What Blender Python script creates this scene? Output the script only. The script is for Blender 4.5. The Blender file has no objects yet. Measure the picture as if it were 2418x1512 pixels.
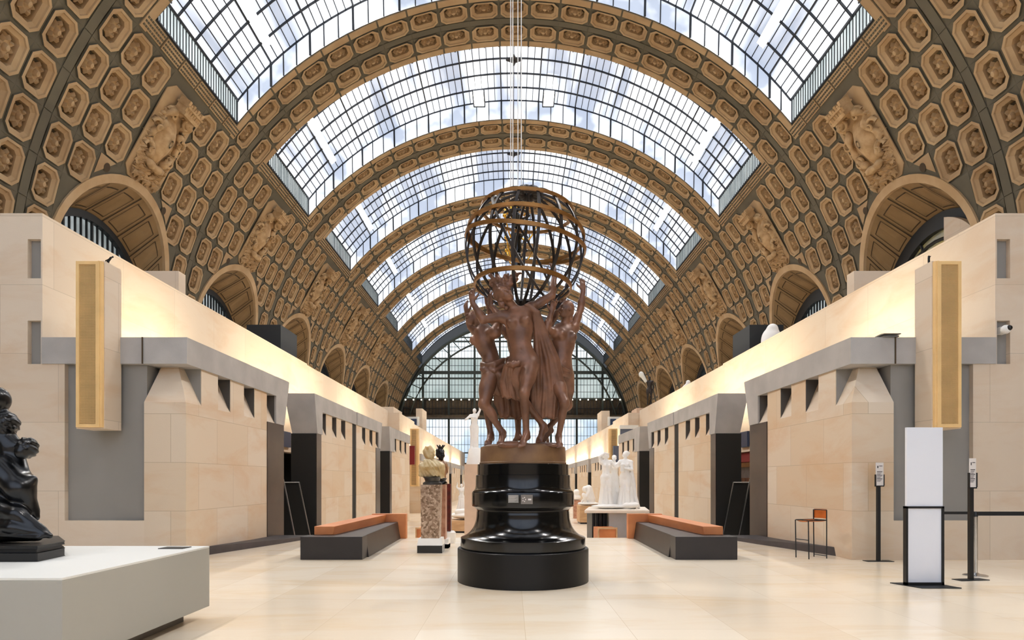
import bpy, math, random
import numpy as np
from math import sin, cos, pi, radians as R, sqrt
from mathutils import Vector, Matrix

S = bpy.context.scene
COL = S.collection
random.seed(7)

# ------------------------------------------------------------------ camera, world, exposure
cam_d = bpy.data.cameras.new('camera')
cam = bpy.data.objects.new('camera', cam_d)
COL.objects.link(cam)
S.camera = cam
F = 1500.0                       # focal length in pixels of the 2418 px wide frame
cam_d.sensor_width = 36.0
cam_d.lens = 36.0 * F / 2418.0
cam_d.shift_y = (1135 - 756) / 2418.0
cam_d.clip_end = 400
cam.location = (-0.13, 0.0, 1.5)
cam.rotation_euler = (pi / 2, 0, 0)

world = bpy.data.worlds.new('overcast_sky')
S.world = world
world.use_nodes = True
bg = world.node_tree.nodes['Background']
bg.inputs[0].default_value = (0.86, 0.92, 1.0, 1)
bg.inputs[1].default_value = 0.05

S.view_settings.view_transform = 'Standard'
S.view_settings.look = 'None'
S.view_settings.exposure = 0.86
S.view_settings.gamma = 1.0
S.view_settings.use_curve_mapping = False
try:
    S.cycles.use_denoising = True
    S.cycles.use_adaptive_sampling = True
    S.cycles.use_light_tree = False
    S.cycles.adaptive_threshold = 0.08
    S.cycles.adaptive_min_samples = 16
    S.cycles.max_bounces = 5
    S.cycles.diffuse_bounces = 4
    S.cycles.glossy_bounces = 2
    S.cycles.transparent_max_bounces = 6
    S.cycles.sample_clamp_indirect = 6
    S.cycles.caustics_reflective = False
    S.cycles.caustics_refractive = False
except Exception:
    pass

SKY_GLASS = 0.95                 # radiance of the daylit skylight glass
END_GLASS = 0.85
BACK_FILL = 1.15
TUBE = 7.0
LAMP_W = 620.0
UPLIGHT = 23.0                   # watts per metre of the wall washers


def P(px, py, d):
    """point at depth d seen at frame position px, py (used only to lay out)"""
    return Vector(((px - 1209) * d / F - 0.13, d, 1.5 + (1135 - py) * d / F))


# ------------------------------------------------------------------ materials
def lin(c):
    return tuple(((v / 12.92) if v <= 0.04045 else ((v + 0.055) / 1.055) ** 2.4) for v in c)


def rgb(h):
    return lin(tuple(int(h[i:i + 2], 16) / 255 for i in (0, 2, 4)))


M = {}


def mat(name, col, rough=0.6, metal=0.0, vary=0.0, vscale=3.0, col2=None, bump=0.0, bscale=20.0,
        stretch=(1, 1, 1), emis=None, estr=0.0, spec=0.5, coat=0.0):
    m = bpy.data.materials.new(name)
    m.use_nodes = True
    nt = m.node_tree
    b = nt.nodes['Principled BSDF']
    c1 = rgb(col) if isinstance(col, str) else col
    b.inputs['Base Color'].default_value = (*c1, 1)
    b.inputs['Roughness'].default_value = rough
    b.inputs['Metallic'].default_value = metal
    b.inputs['Specular IOR Level'].default_value = spec
    if coat:
        b.inputs['Coat Weight'].default_value = coat
        b.inputs['Coat Roughness'].default_value = 0.08
    if vary or col2 or bump:
        geo = nt.nodes.new('ShaderNodeNewGeometry')
        mp = nt.nodes.new('ShaderNodeMapping')
        mp.inputs['Scale'].default_value = stretch
        nt.links.new(geo.outputs['Position'], mp.inputs['Vector'])
    if vary or col2:
        n = nt.nodes.new('ShaderNodeTexNoise')
        n.inputs['Scale'].default_value = vscale
        n.inputs['Detail'].default_value = 4
        nt.links.new(mp.outputs[0], n.inputs['Vector'])
        r = nt.nodes.new('ShaderNodeValToRGB')
        c2 = rgb(col2) if col2 else tuple(v * (1 - vary) for v in c1)
        r.color_ramp.elements[0].position = 0.35
        r.color_ramp.elements[1].position = 0.68
        r.color_ramp.elements[0].color = (*c2, 1)
        r.color_ramp.elements[1].color = (*c1, 1)
        nt.links.new(n.outputs['Fac'], r.inputs['Fac'])
        nt.links.new(r.outputs['Color'], b.inputs['Base Color'])
    if bump:
        n2 = nt.nodes.new('ShaderNodeTexNoise')
        n2.inputs['Scale'].default_value = bscale
        n2.inputs['Detail'].default_value = 5
        nt.links.new(mp.outputs[0], n2.inputs['Vector'])
        bp = nt.nodes.new('ShaderNodeBump')
        bp.inputs['Strength'].default_value = bump
        bp.inputs['Distance'].default_value = 0.02
        nt.links.new(n2.outputs['Fac'], bp.inputs['Height'])
        nt.links.new(bp.outputs['Normal'], b.inputs['Normal'])
    if emis:
        b.inputs['Emission Color'].default_value = (*(rgb(emis) if isinstance(emis, str) else emis), 1)
        b.inputs['Emission Strength'].default_value = estr
    M[name] = m
    return m


def stone_mat(name, c1, c2, stain, joint, bw=1.55, bh=0.92, rough=0.7, mortar=0.006, off=0.5, floor=False):
    m = bpy.data.materials.new(name)
    m.use_nodes = True
    nt = m.node_tree
    N = nt.nodes.new
    L = nt.links.new
    b = nt.nodes['Principled BSDF']
    b.inputs['Roughness'].default_value = rough
    geo = N('ShaderNodeNewGeometry')
    sep = N('ShaderNodeSeparateXYZ')
    L(geo.outputs['Position'], sep.inputs[0])
    comb = N('ShaderNodeCombineXYZ')
    if floor:
        L(sep.outputs['Y'], comb.inputs['X'])
        L(sep.outputs['X'], comb.inputs['Y'])
    else:
        ad = N('ShaderNodeMath')
        ad.operation = 'ADD'
        L(sep.outputs['X'], ad.inputs[0])
        L(sep.outputs['Y'], ad.inputs[1])
        L(ad.outputs[0], comb.inputs['X'])
        L(sep.outputs['Z'], comb.inputs['Y'])
    br = N('ShaderNodeTexBrick')
    br.offset = off
    br.inputs['Scale'].default_value = 1.0
    br.inputs['Brick Width'].default_value = bw
    br.inputs['Row Height'].default_value = bh
    br.inputs['Mortar Size'].default_value = mortar
    br.inputs['Mortar Smooth'].default_value = 0.3
    br.inputs['Color1'].default_value = (*rgb(c1), 1)
    br.inputs['Color2'].default_value = (*rgb(c2), 1)
    br.inputs['Mortar'].default_value = (*rgb(joint), 1)
    L(comb.outputs[0], br.inputs['Vector'])
    n = N('ShaderNodeTexNoise')
    n.inputs['Scale'].default_value = 0.9
    n.inputs['Detail'].default_value = 6
    n.inputs['Roughness'].default_value = 0.62
    n.inputs['Distortion'].default_value = 0.6
    mp = N('ShaderNodeMapping')
    mp.inputs['Scale'].default_value = (0.5, 1.6, 1) if floor else (0.55, 0.55, 1.7)
    L(geo.outputs['Position'], mp.inputs[0])
    L(mp.outputs[0], n.inputs['Vector'])
    r = N('ShaderNodeValToRGB')
    r.color_ramp.elements[0].position = 0.48
    r.color_ramp.elements[1].position = 0.72
    r.color_ramp.elements[0].color = (0, 0, 0, 1)
    r.color_ramp.elements[1].color = (0.6, 0.6, 0.6, 1)
    L(n.outputs['Fac'], r.inputs['Fac'])
    mx = N('ShaderNodeMix')
    mx.data_type = 'RGBA'
    L(r.outputs['Color'], mx.inputs['Factor'])
    L(br.outputs['Color'], mx.inputs['A'])
    mx.inputs['B'].default_value = (*rgb(stain), 1)
    L(mx.outputs['Result'], b.inputs['Base Color'])
    n2 = N('ShaderNodeTexNoise')
    n2.inputs['Scale'].default_value = 40
    L(geo.outputs['Position'], n2.inputs['Vector'])
    bp = N('ShaderNodeBump')
    bp.inputs['Strength'].default_value = 0.03 if floor else 0.12
    bp.inputs['Distance'].default_value = 0.01
    L(n2.outputs['Fac'], bp.inputs['Height'])
    L(bp.outputs['Normal'], b.inputs['Normal'])
    M[name] = m
    return m


def glass_sky(name, strength, c_hi, c_lo, sx, sy, lo=0.4, hi=0.62):
    """frosted glazing lit by the sky: the daylight it lets through, with darker bands"""
    m = bpy.data.materials.new(name)
    m.use_nodes = True
    nt = m.node_tree
    N = nt.nodes.new
    L = nt.links.new
    b = nt.nodes['Principled BSDF']
    b.inputs['Base Color'].default_value = (0.25, 0.27, 0.3, 1)
    b.inputs['Roughness'].default_value = 0.35
    geo = N('ShaderNodeNewGeometry')
    mp = N('ShaderNodeMapping')
    mp.inputs['Scale'].default_value = (sx, sy, sx)
    L(geo.outputs['Position'], mp.inputs[0])
    n = N('ShaderNodeTexNoise')
    n.inputs['Scale'].default_value = 1.0
    n.inputs['Detail'].default_value = 3
    L(mp.outputs[0], n.inputs['Vector'])
    r = N('ShaderNodeValToRGB')
    r.color_ramp.elements[0].position = lo
    r.color_ramp.elements[1].position = hi
    r.color_ramp.elements[0].color = (*c_lo, 1)
    r.color_ramp.elements[1].color = (*c_hi, 1)
    L(n.outputs['Fac'], r.inputs['Fac'])
    L(r.outputs['Color'], b.inputs['Emission Color'])
    b.inputs['Emission Strength'].default_value = strength
    M[name] = m
    return m


stone_mat('sandstone', 'DACCB9', 'D3BDA0', 'CDA67C', 'B9A78F')
stone_mat('pale_stone', 'DCCDBA', 'D5C4AF', 'CFB292', 'BFB09C', bw=2.2, bh=1.3)
stone_mat('end_stone', 'CDB295', 'BFA183', 'B5895E', '97806A', bw=2.4, bh=1.25)
stone_mat('floor_stone', 'F2E6D2', 'EADAC2', 'E3C59A', 'DCCBB2', bw=3.2, bh=1.05, rough=0.22, mortar=0.004, floor=True)
mat('grey_lintel', 'B4B1AE', 0.75, col2='A5A29F', vscale=1.5, bump=0.15, bscale=60)
mat('grey_panel', '918E8A', 0.8, vary=0.08, vscale=1)
mat('vault_grey', '67604F', 0.85, vary=0.15, vscale=0.6)
mat('vault_tan', 'B99E78', 0.75, col2='A88A64', vscale=0.8, bump=0.1, bscale=30)
mat('vault_tan_pale', 'C9AC85', 0.75, col2='B5966C', vscale=0.8)
mat('cartouche_tan', 'C9AB82', 0.7, col2='AD8D62', vscale=3)
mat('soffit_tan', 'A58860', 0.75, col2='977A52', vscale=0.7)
mat('soffit_line', '4A3A26', 0.8)
mat('iron', '26282A', 0.5, metal=0.3)
mat('iron_green', '3A4038', 0.5)
mat('muntin', '23272E', 0.5)
glass_sky('skylight_glass', SKY_GLASS, (1.0, 1.02, 1.05), (0.27, 0.31, 0.39), 0.42, 0.06, 0.44, 0.68)
glass_sky('curb_glass', 0.55, (0.8, 0.88, 0.86), (0.5, 0.58, 0.58), 0.3, 2.0)
glass_sky('end_glass', END_GLASS, (0.95, 1.0, 1.03), (0.55, 0.66, 0.68), 0.12, 0.12)
glass_sky('back_fill_glass', BACK_FILL, (0.84, 0.94, 1.12), (0.6, 0.7, 0.9), 0.12, 0.12)
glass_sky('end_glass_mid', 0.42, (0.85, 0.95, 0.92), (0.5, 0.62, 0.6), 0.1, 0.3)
glass_sky('end_glass_low', 0.7, (0.85, 0.95, 1.05), (0.35, 0.48, 0.6), 0.15, 0.15)
glass_sky('lunette_glass', 0.38, (0.62, 0.7, 0.72), (0.25, 0.3, 0.3), 0.6, 0.6)
glass_sky('lunette_glass_warm', 0.22, (0.62, 0.45, 0.08), (0.12, 0.10, 0.02), 0.9, 0.9)
mat('balcony_brown', '6B5C48', 0.8, vary=0.3, vscale=2)
mat('tube_white', 'FFFFFF', 0.5, emis=(1, 0.97, 0.92), estr=TUBE)
mat('dot_lamp', 'FFFFFF', 0.5, emis=(1, 0.9, 0.75), estr=6)
mat('black_panel', '241F1D', 0.28, vary=0.25, vscale=2, metal=0.35)
mat('black_matt', '16140F', 0.7)
mat('brown_panel', '4C403A', 0.33, vary=0.3, vscale=1.2, metal=0.4)
mat('base_strip', '4B4443', 0.6, vary=0.2, vscale=4)
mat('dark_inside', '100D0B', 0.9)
mat('steel', '8C8A88', 0.3, metal=0.9)
mat('chrome', 'C9C9C9', 0.15, metal=1.0)
mat('gilt', 'F0CB8E', 0.42, metal=0.0, vary=0.10, vscale=3)
mat('gilt_dark', '8A5A32', 0.6)
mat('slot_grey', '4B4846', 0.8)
mat('black_gloss', '060607', 0.16, coat=0.1, spec=0.45)
mat('black_satin', '0C0B0C', 0.38, spec=0.35)
mat('bronze', '875E48', 0.36, metal=0.12, col2='5F4131', vscale=4, spec=0.45)
mat('bronze_drum', '80603F', 0.5, metal=0.1, col2='664830', vscale=3)
mat('bronze_dark', '2A211D', 0.5, metal=0.2)
mat('bronze_gold', '9A6B35', 0.35, metal=0.6, vary=0.3, vscale=6)
mat('globe_iron', '2A2422', 0.4, metal=0.4)
mat('black_bronze', '07080C', 0.28, metal=0.2, coat=0.15)
mat('black_base', '131212', 0.4)
mat('plinth_grey', 'A6A59E', 0.55)
mat('plinth_top', 'DDDEDA', 0.5)
mat('orange_wood', 'D68A55', 0.45, col2='C07442', vscale=2, stretch=(1, 0.3, 1))
mat('bench_black', '2B2524', 0.4, vary=0.2, vscale=3)
mat('leather', 'D9782F', 0.5, vary=0.1)
mat('sign_white', 'E4E8F2', 0.45)
mat('sign_frame', '0F1012', 0.4)
mat('paper', 'DCD6D2', 0.6)
mat('ink', '3C3A3C', 0.6)
mat('belt_black', '0D0D10', 0.6)
mat('camera_white', 'E8E8E6', 0.35)
mat('marble_white', 'FAF8F4', 0.4, vary=0.05, vscale=3)
mat('marble_brown', '9A7B5C', 0.3, col2='4E3A28', vscale=9)
mat('marble_pink', 'C99A80', 0.35, col2='A9745A', vscale=8)
mat('marble_red', '6A2018', 0.3, col2='3E120E', vscale=8)
mat('onyx', 'D9C8A0', 0.35, col2='B6955E', vscale=6)
mat('onyx_brown', 'A87C54', 0.35, col2='7A5130', vscale=9)
mat('socle_dark', '4A4641', 0.3, vary=0.4, vscale=8)
mat('wood_pale', 'CFA77C', 0.5, col2='BC9468', vscale=2, stretch=(1, 1, 4))
mat('wood_pink', 'D9BCA2', 0.6, vary=0.08)
mat('table_top', 'E9DCCB', 0.4)
mat('wall_red', '7A1414', 0.7)
mat('painting_dark', '3A2A24', 0.5, col2='8A5A40', vscale=5)
mat('painting_grey', '8E8C90', 0.6, vary=0.3, vscale=3)
mat('screen_blue', '2A3A58', 0.3)
mat('blue_grey', '5B6478', 0.6)
mat('lamp_shade', '77706A', 0.5)
mat('cable_metal', 'D8D8D8', 0.4)
mat('gold', 'E0A83A', 0.25, metal=0.9)
mat('flame_glass', 'FFF2D8', 0.4, emis=(1, 0.85, 0.6), estr=1.2)
mat('warm_lamp', 'FFEBC8', 0.4, emis=(1, 0.86, 0.6), estr=3)
for nm in ('marble_brown',):
    nt = M[nm].node_tree
    nz = [n for n in nt.nodes if n.type == 'TEX_NOISE'][0]
    v = nt.nodes.new('ShaderNodeTexVoronoi')
    v.inputs['Scale'].default_value = 24
    nt.links.new([n for n in nt.nodes if n.type == 'MAPPING'][0].outputs[0], v.inputs['Vector'])
    rp = [n for n in nt.nodes if n.type == 'VALTORGB'][0]
    nt.links.new(v.outputs['Color'], rp.inputs['Fac'])
    rp.color_ramp.elements[0].color = (*rgb('74593F'), 1)
    rp.color_ramp.elements[1].color = (*rgb('CDB49C'), 1)
    rp.color_ramp.elements[0].position = 0.2
    rp.color_ramp.elements[1].position = 0.9
    e_ = rp.color_ramp.elements.new(0.5)
    e_.color = (*rgb('9A7D66'), 1)


# ------------------------------------------------------------------ mesh helpers
class MB:
    def __init__(self):
        self.v = []
        self.f = []
        self.m = []
        self.cur = 0

    def add(self, verts, faces, mi=None):
        o = len(self.v)
        self.v.extend([tuple(p) for p in verts])
        for f in faces:
            self.f.append(tuple(i + o for i in f))
            self.m.append(self.cur if mi is None else mi)
        return o

    def box(self, x0, x1, y0, y1, z0, z1, mi=None):
        if x0 > x1: x0, x1 = x1, x0
        if y0 > y1: y0, y1 = y1, y0
        if z0 > z1: z0, z1 = z1, z0
        v = [(x0, y0, z0), (x1, y0, z0), (x1, y1, z0), (x0, y1, z0), (x0, y0, z1), (x1, y0, z1), (x1, y1, z1), (x0, y1, z1)]
        self.add(v, [(0, 3, 2, 1), (4, 5, 6, 7), (0, 1, 5, 4), (1, 2, 6, 5), (2, 3, 7, 6), (3, 0, 4, 7)], mi)

    def hexa(self, b, t, mi=None):
        """b, t: four bottom and four top points in the same turn"""
        self.add(list(b) + list(t), [(0, 3, 2, 1), (4, 5, 6, 7), (0, 1, 5, 4), (1, 2, 6, 5), (2, 3, 7, 6), (3, 0, 4, 7)], mi)

    def prism(self, poly, ax, a0, a1, mi=None):
        """extrude a 2D polygon along axis ax ('x','y','z')"""
        n = len(poly)

        def pt(p, a):
            return {'x': (a, p[0], p[1]), 'y': (p[0], a, p[1]), 'z': (p[0], p[1], a)}[ax]
        v = [pt(p, a0) for p in poly] + [pt(p, a1) for p in poly]
        f = [tuple(range(n)), tuple(range(2 * n - 1, n - 1, -1))]
        f += [(i, (i + 1) % n, n + (i + 1) % n, n + i) for i in range(n)]
        self.add(v, f, mi)

    def tube(self, pts, r, n=8, closed=False, mi=None, flat=None):
        pts = [Vector(p) for p in pts]
        N = len(pts)
        rs = r if isinstance(r, (list, tuple)) else [r] * N
        v = []
        for i, p in enumerate(pts):
            a = pts[(i - 1) % N] if (closed or i > 0) else p
            b = pts[(i + 1) % N] if (closed or i < N - 1) else p
            t = (b - a).normalized()
            ref = Vector((0, 0, 1)) if abs(t.z) < 0.9 else Vector((1, 0, 0))
            u = t.cross(ref).normalized()
            w = t.cross(u).normalized()
            for k in range(n):
                an = 2 * pi * k / n
                v.append(p + (u * cos(an) + w * sin(an)) * rs[i])
        f = []
        for i in range(N if closed else N - 1):
            j = (i + 1) % N
            for k in range(n):
                l = (k + 1) % n
                f.append((i * n + k, i * n + l, j * n + l, j * n + k))
        if not closed:
            f.append(tuple(range(n)))
            f.append(tuple(range((N - 1) * n + n - 1, (N - 1) * n - 1, -1)))
        self.add(v, f, mi)

    def lathe(self, prof, c=(0, 0, 0), n=48, mi=None, ang0=0.0):
        v = []
        for r, z in prof:
            for k in range(n):
                a = 2 * pi * k / n + ang0
                v.append((c[0] + r * cos(a), c[1] + r * sin(a), c[2] + z))
        f = []
        for i in range(len(prof) - 1):
            for k in range(n):
                l = (k + 1) % n
                f.append((i * n + k, i * n + l, (i + 1) * n + l, (i + 1) * n + k))
        f.append(tuple(range(n - 1, -1, -1)))
        f.append(tuple(range((len(prof) - 1) * n, len(prof) * n)))
        self.add(v, f, mi)

    def sphere(self, c, r, n=12, mi=None, sc=(1, 1, 1)):
        prof = []
        v = []
        rings = n // 2
        for i in range(rings + 1):
            ph = pi * i / rings
            for k in range(n):
                a = 2 * pi * k / n
                v.append((c[0] + r * sc[0] * sin(ph) * cos(a), c[1] + r * sc[1] * sin(ph) * sin(a), c[2] - r * sc[2] * cos(ph)))
        f = []
        for i in range(rings):
            for k in range(n):
                l = (k + 1) % n
                f.append((i * n + k, i * n + l, (i + 1) * n + l, (i + 1) * n + k))
        self.add(v, f, mi)

    def build(self, name, mats, parent=None, smooth=False, bevel=0.0, origin=None):
        me = bpy.data.meshes.new(name)
        if not isinstance(mats, (list, tuple)):
            mats = [mats]
        v = self.v
        off = Vector((0, 0, 0))
        o = bpy.data.objects.new(name, me)
        if parent is not None:
            pw = world_loc(parent)
            off = pw
        elif origin is not None:
            off = Vector(origin)
            o.location = off
        v = [(a - off.x, b - off.y, c - off.z) for a, b, c in v]
        me.from_pydata(v, [], self.f)
        for m in mats:
            me.materials.append(M[m])
        if len(mats) > 1:
            me.polygons.foreach_set('material_index', self.m)
        if smooth:
            me.polygons.foreach_set('use_smooth', [True] * len(me.polygons))
            if smooth == 'auto':
                try:
                    me.set_sharp_from_angle(angle=R(35))
                except Exception:
                    pass
        me.update()
        COL.objects.link(o)
        if parent is not None:
            o.parent = parent
        if bevel:
            md = o.modifiers.new('bevel', 'BEVEL')
            md.width = bevel
            md.segments = 2
            md.limit_method = 'ANGLE'
        return o


def world_loc(o):
    p = Vector((0, 0, 0))
    while o is not None:
        p = p + o.location
        o = o.parent
    return p


def thing(name, label, cat, loc=(0, 0, 0), group=None):
    o = bpy.data.objects.new(name, None)
    o.empty_display_size = 0.1
    o.location = loc
    COL.objects.link(o)
    return tag(o, label, cat, group)


def tag(o, label, cat, group=None):
    o['label'] = label
    o['category'] = cat
    if group:
        o['group'] = group
    return o


def struct(o):
    o['kind'] = 'structure'
    return o

# ================================================================== THE SETTING: vault
ZC = 8.72
RV = 20.0
PITCH = 5.04
SKY_T = 50.6                     # half angle of the skylight opening
RING0 = 37.6                     # middle of the first complete rib seen ahead
PER = 12.4
Y_END = 108.4
Y_BACK = -18.2
rings = [RING0 + PER * k for k in range(-4, 6)]      # -12 ... 99.6


def VP(th, y, h=0.0):
    r = RV + h
    return (r * sin(th), y, ZC + r * cos(th))


def coffer_template(a, b, W, H):
    """octagonal coffer with a rosette; u along the arc (metres), v in depth; cell W x H"""
    def octo(off):
        A = a - off
        B = b - off
        c = 0.30 - off * 0.55
        return [(-A, -B + c), (-A + c, -B), (A - c, -B), (A, -B + c), (A, B - c), (A - c, B), (-A + c, B), (-A, B - c)]
    v = []
    f = []
    m = []
    w2, h2 = W / 2, H / 2
    v += [(-w2, -h2, 0), (w2, -h2, 0), (w2, h2, 0), (-w2, h2, 0)]
    loops = [(0.0, 0.035, 0), (0.03, 0.035, 0), (0.03, -0.05, 1), (0.13, -0.05, 1), (0.15, 0.01, 1), (0.29, 0.08, 1), (0.31, 0.44, 1)]
    base = []
    for off, h, mi in loops:
        base.append(len(v))
        v += [(u, w, h) for u, w in octo(off)]
    L0 = base[0]
    # cell corners: 0(-,-) 1(+,-) 2(+,+) 3(-,+)
    f += [(0, L0 + 1, L0 + 0), (1, L0 + 3, L0 + 2), (2, L0 + 5, L0 + 4), (3, L0 + 7, L0 + 6)]
    f += [(0, 1, L0 + 2, L0 + 1), (1, 2, L0 + 4, L0 + 3), (2, 3, L0 + 6, L0 + 5), (3, 0, L0 + 0, L0 + 7)]
    m += [0] * 8
    for i in range(len(loops) - 1):
        for k in range(8):
            l = (k + 1) % 8
            f.append((base[i] + k, base[i] + l, base[i + 1] + l, base[i + 1] + k))
            m.append(0 if i < 2 else (2 if i >= 5 else 1))
    f.append(tuple(base[-1] + k for k in range(8)))
    m.append(2)
    # rosette
    n = 16
    prof = [(0.26, 0.44), (0.46, 0.16), (0.33, 0.03), (0.24, 0.15), (0.15, 0.16), (0.10, 0.0), (0.0, -0.03)]
    rb = []
    for i, (r, h) in enumerate(prof[:-1]):
        rb.append(len(v))
        for k in range(n):
            an = 2 * pi * k / n
            pet = 1.0 if (i > 2 or k % 2 == 0) else 0.72
            hh = h if (i in (0, 3, 4, 5) or k % 2 == 0) else h + 0.07
            v.append((r * pet * cos(an) * 1.0 * a / 0.8, r * pet * sin(an) * 0.74 * b / 0.65, hh))
    for i in range(len(rb) - 1):
        for k in range(n):
            l = (k + 1) % n
            f.append((rb[i] + k, rb[i] + l, rb[i + 1] + l, rb[i + 1] + k))
            m.append(1)
    v.append((0, 0, -0.03))
    for k in range(n):
        f.append((rb[-1] + k, rb[-1] + (k + 1) % n, len(v) - 1))
        m.append(1)
    # four leaf knobs in the corners of the recess
    for su in (-1, 1):
        for sv in (-1, 1):
            o = len(v)
            cx, cy = su * a * 0.45, sv * b * 0.36
            v += [(cx - .05, cy - .045, .44), (cx + .05, cy - .045, .44), (cx + .05, cy + .045, .44), (cx - .05, cy + .045, .44), (cx, cy, .14)]
            f += [(o, o + 1, o + 4), (o + 1, o + 2, o + 4), (o + 2, o + 3, o + 4), (o + 3, o, o + 4)]
            m += [1] * 4
    return np.array(v), f, m


ARC = RV * R(PITCH)
T_RING = coffer_template(0.82, 0.66, ARC, 1.40)
BCELL = 9.1 / 6
T_BAY = coffer_template(0.82, 0.70, ARC, BCELL)
LUN_ZC, LUN_RO, LUN_RI = 11.56, 4.6, 4.22


def put_cell(mb, T, th0, y0):
    V, Fc, mi = T
    th = th0 + V[:, 0] / RV
    r = RV + V[:, 2]
    X = r * np.sin(th)
    Z = ZC + r * np.cos(th)
    Y = y0 + V[:, 1]
    o = len(mb.v)
    mb.v.extend(zip(X.tolist(), Y.tolist(), Z.tolist()))
    mb.f.extend([tuple(i + o for i in f) for f in Fc])
    mb.m.extend(mi)


def patch(mb, t0, t1, y0, y1, h=0.0, mi=0, nt=None, ny=1):
    nt = nt or max(1, int(round(abs(t1 - t0) / R(2.5))))
    v = []
    for i in range(nt + 1):
        for j in range(ny + 1):
            v.append(VP(t0 + (t1 - t0) * i / nt, y0 + (y1 - y0) * j / ny, h))
    f = []
    for i in range(nt):
        for j in range(ny):
            a = i * (ny + 1) + j
            f.append((a, a + 1, a + ny + 2, a + ny + 1))
    mb.add(v, f, mi)


def raised(mb, t0, t1, y0, y1, h, mi):
    """slightly raised curved panel (h negative = towards the hall)"""
    n = 2
    v = []
    for i in range(n + 1):
        t = t0 + (t1 - t0) * i / n
        for y in (y0, y1):
            v.append(VP(t, y, h))
            v.append(VP(t, y, 0.01))
    f = []
    for i in range(n):
        a = i * 4
        f += [(a, a + 2, a + 6, a + 4), (a, a + 4, a + 5, a + 1), (a + 2, a + 3, a + 7, a + 6)]
    f += [(0, 1, 3, 2), (n * 4, n * 4 + 2, n * 4 + 3, n * 4 + 1)]
    mb.add(v, f, mi)


# ---- ribs (one trim object each)
for n, m in enumerate(rings):
    mb = MB()
    for k in range(-16, 17):
        th = R(PITCH) * k
        for s in (-1, 1):
            put_cell(mb, T_RING, th, m + s * 0.95)
            raised(mb, th - R(PITCH * .47), th + R(PITCH * .47), m + s * 1.68, m + s * 2.12, -0.05, 2) if abs(k) <= 10 else None
        # dark middle band with a joint
        raised(mb, th - R(PITCH * .49), th + R(PITCH * .49), m - 0.21, m + 0.21, -0.02, 0)
    for k in range(-33, 33):
        t0, t1 = R(PITCH) * k / 2, R(PITCH) * (k + 1) / 2
        patch(mb, t0, t1, m - 0.25, m + 0.25, 0.02, 0, 1)
        if abs(k + .5) < 21:
            for s in (-1, 1):
                patch(mb, t0, t1, m + s * 1.65, m + s * 2.2, 0.0, 0, 1)
    for s in (-1, 1):
        patch(mb, s * R(PITCH * 16.5), s * R(92), m - 1.65, m + 1.65, 0, 0, 4)
    patch(mb, -R(92), R(92), m - 1.9, m + 1.9, 0.42, 0, 60)
    struct(mb.build('trim_%d' % (n + 1), ['vault_grey', 'vault_tan', 'vault_tan'], origin=(0, m, 8)))

# ---- bays between the ribs: coffers beside the lunettes
bay_y = [r for r in rings[:-1]]
last_bay = rings[-1]


def lun_d(y, z, yc):
    dz = z - LUN_ZC
    if dz < 0:
        return abs(y - yc)
    return sqrt((y - yc) ** 2 + dz * dz)


def lunette_cell(mb, s, t0, t1, y0, y1, yc):
    """plain patch cut by the lunette"""
    n = 8
    g = []
    for i in range(n + 1):
        for j in range(n + 1):
            t = t0 + (t1 - t0) * i / n
            y = y0 + (y1 - y0) * j / n
            z = ZC + RV * cos(t)
            d = lun_d(y, z, yc)
            ins = d < LUN_RO
            if ins:
                if z < LUN_ZC:
                    y2 = yc + math.copysign(LUN_RO, y - yc)
                    z2 = z
                else:
                    q = LUN_RO / max(d, 1e-4)
                    y2 = yc + (y - yc) * q
                    z2 = LUN_ZC + (z - LUN_ZC) * q
            else:
                y2, z2 = y, z
            x2 = sqrt(max(0, RV * RV - (z2 - ZC) ** 2)) * s
            g.append(((x2, y2, z2), ins))
    f = []
    for i in range(n):
        for j in range(n):
            q = [i * (n + 1) + j, i * (n + 1) + j + 1, (i + 1) * (n + 1) + j + 1, (i + 1) * (n + 1) + j]
            if all(g[a][1] for a in q):
                continue
            f.append(tuple(q))
    if f:
        mb.add([p for p, _ in g], f, 0)


def arch_pts(yc, zc, r, zlow, n=28):
    out = [(yc - r, zlow)]
    for i in range(n + 1):
        a = pi - pi * i / n
        out.append((yc + r * cos(a), zc + r * sin(a)))
    out.append((yc + r, zlow))
    return out


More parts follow.
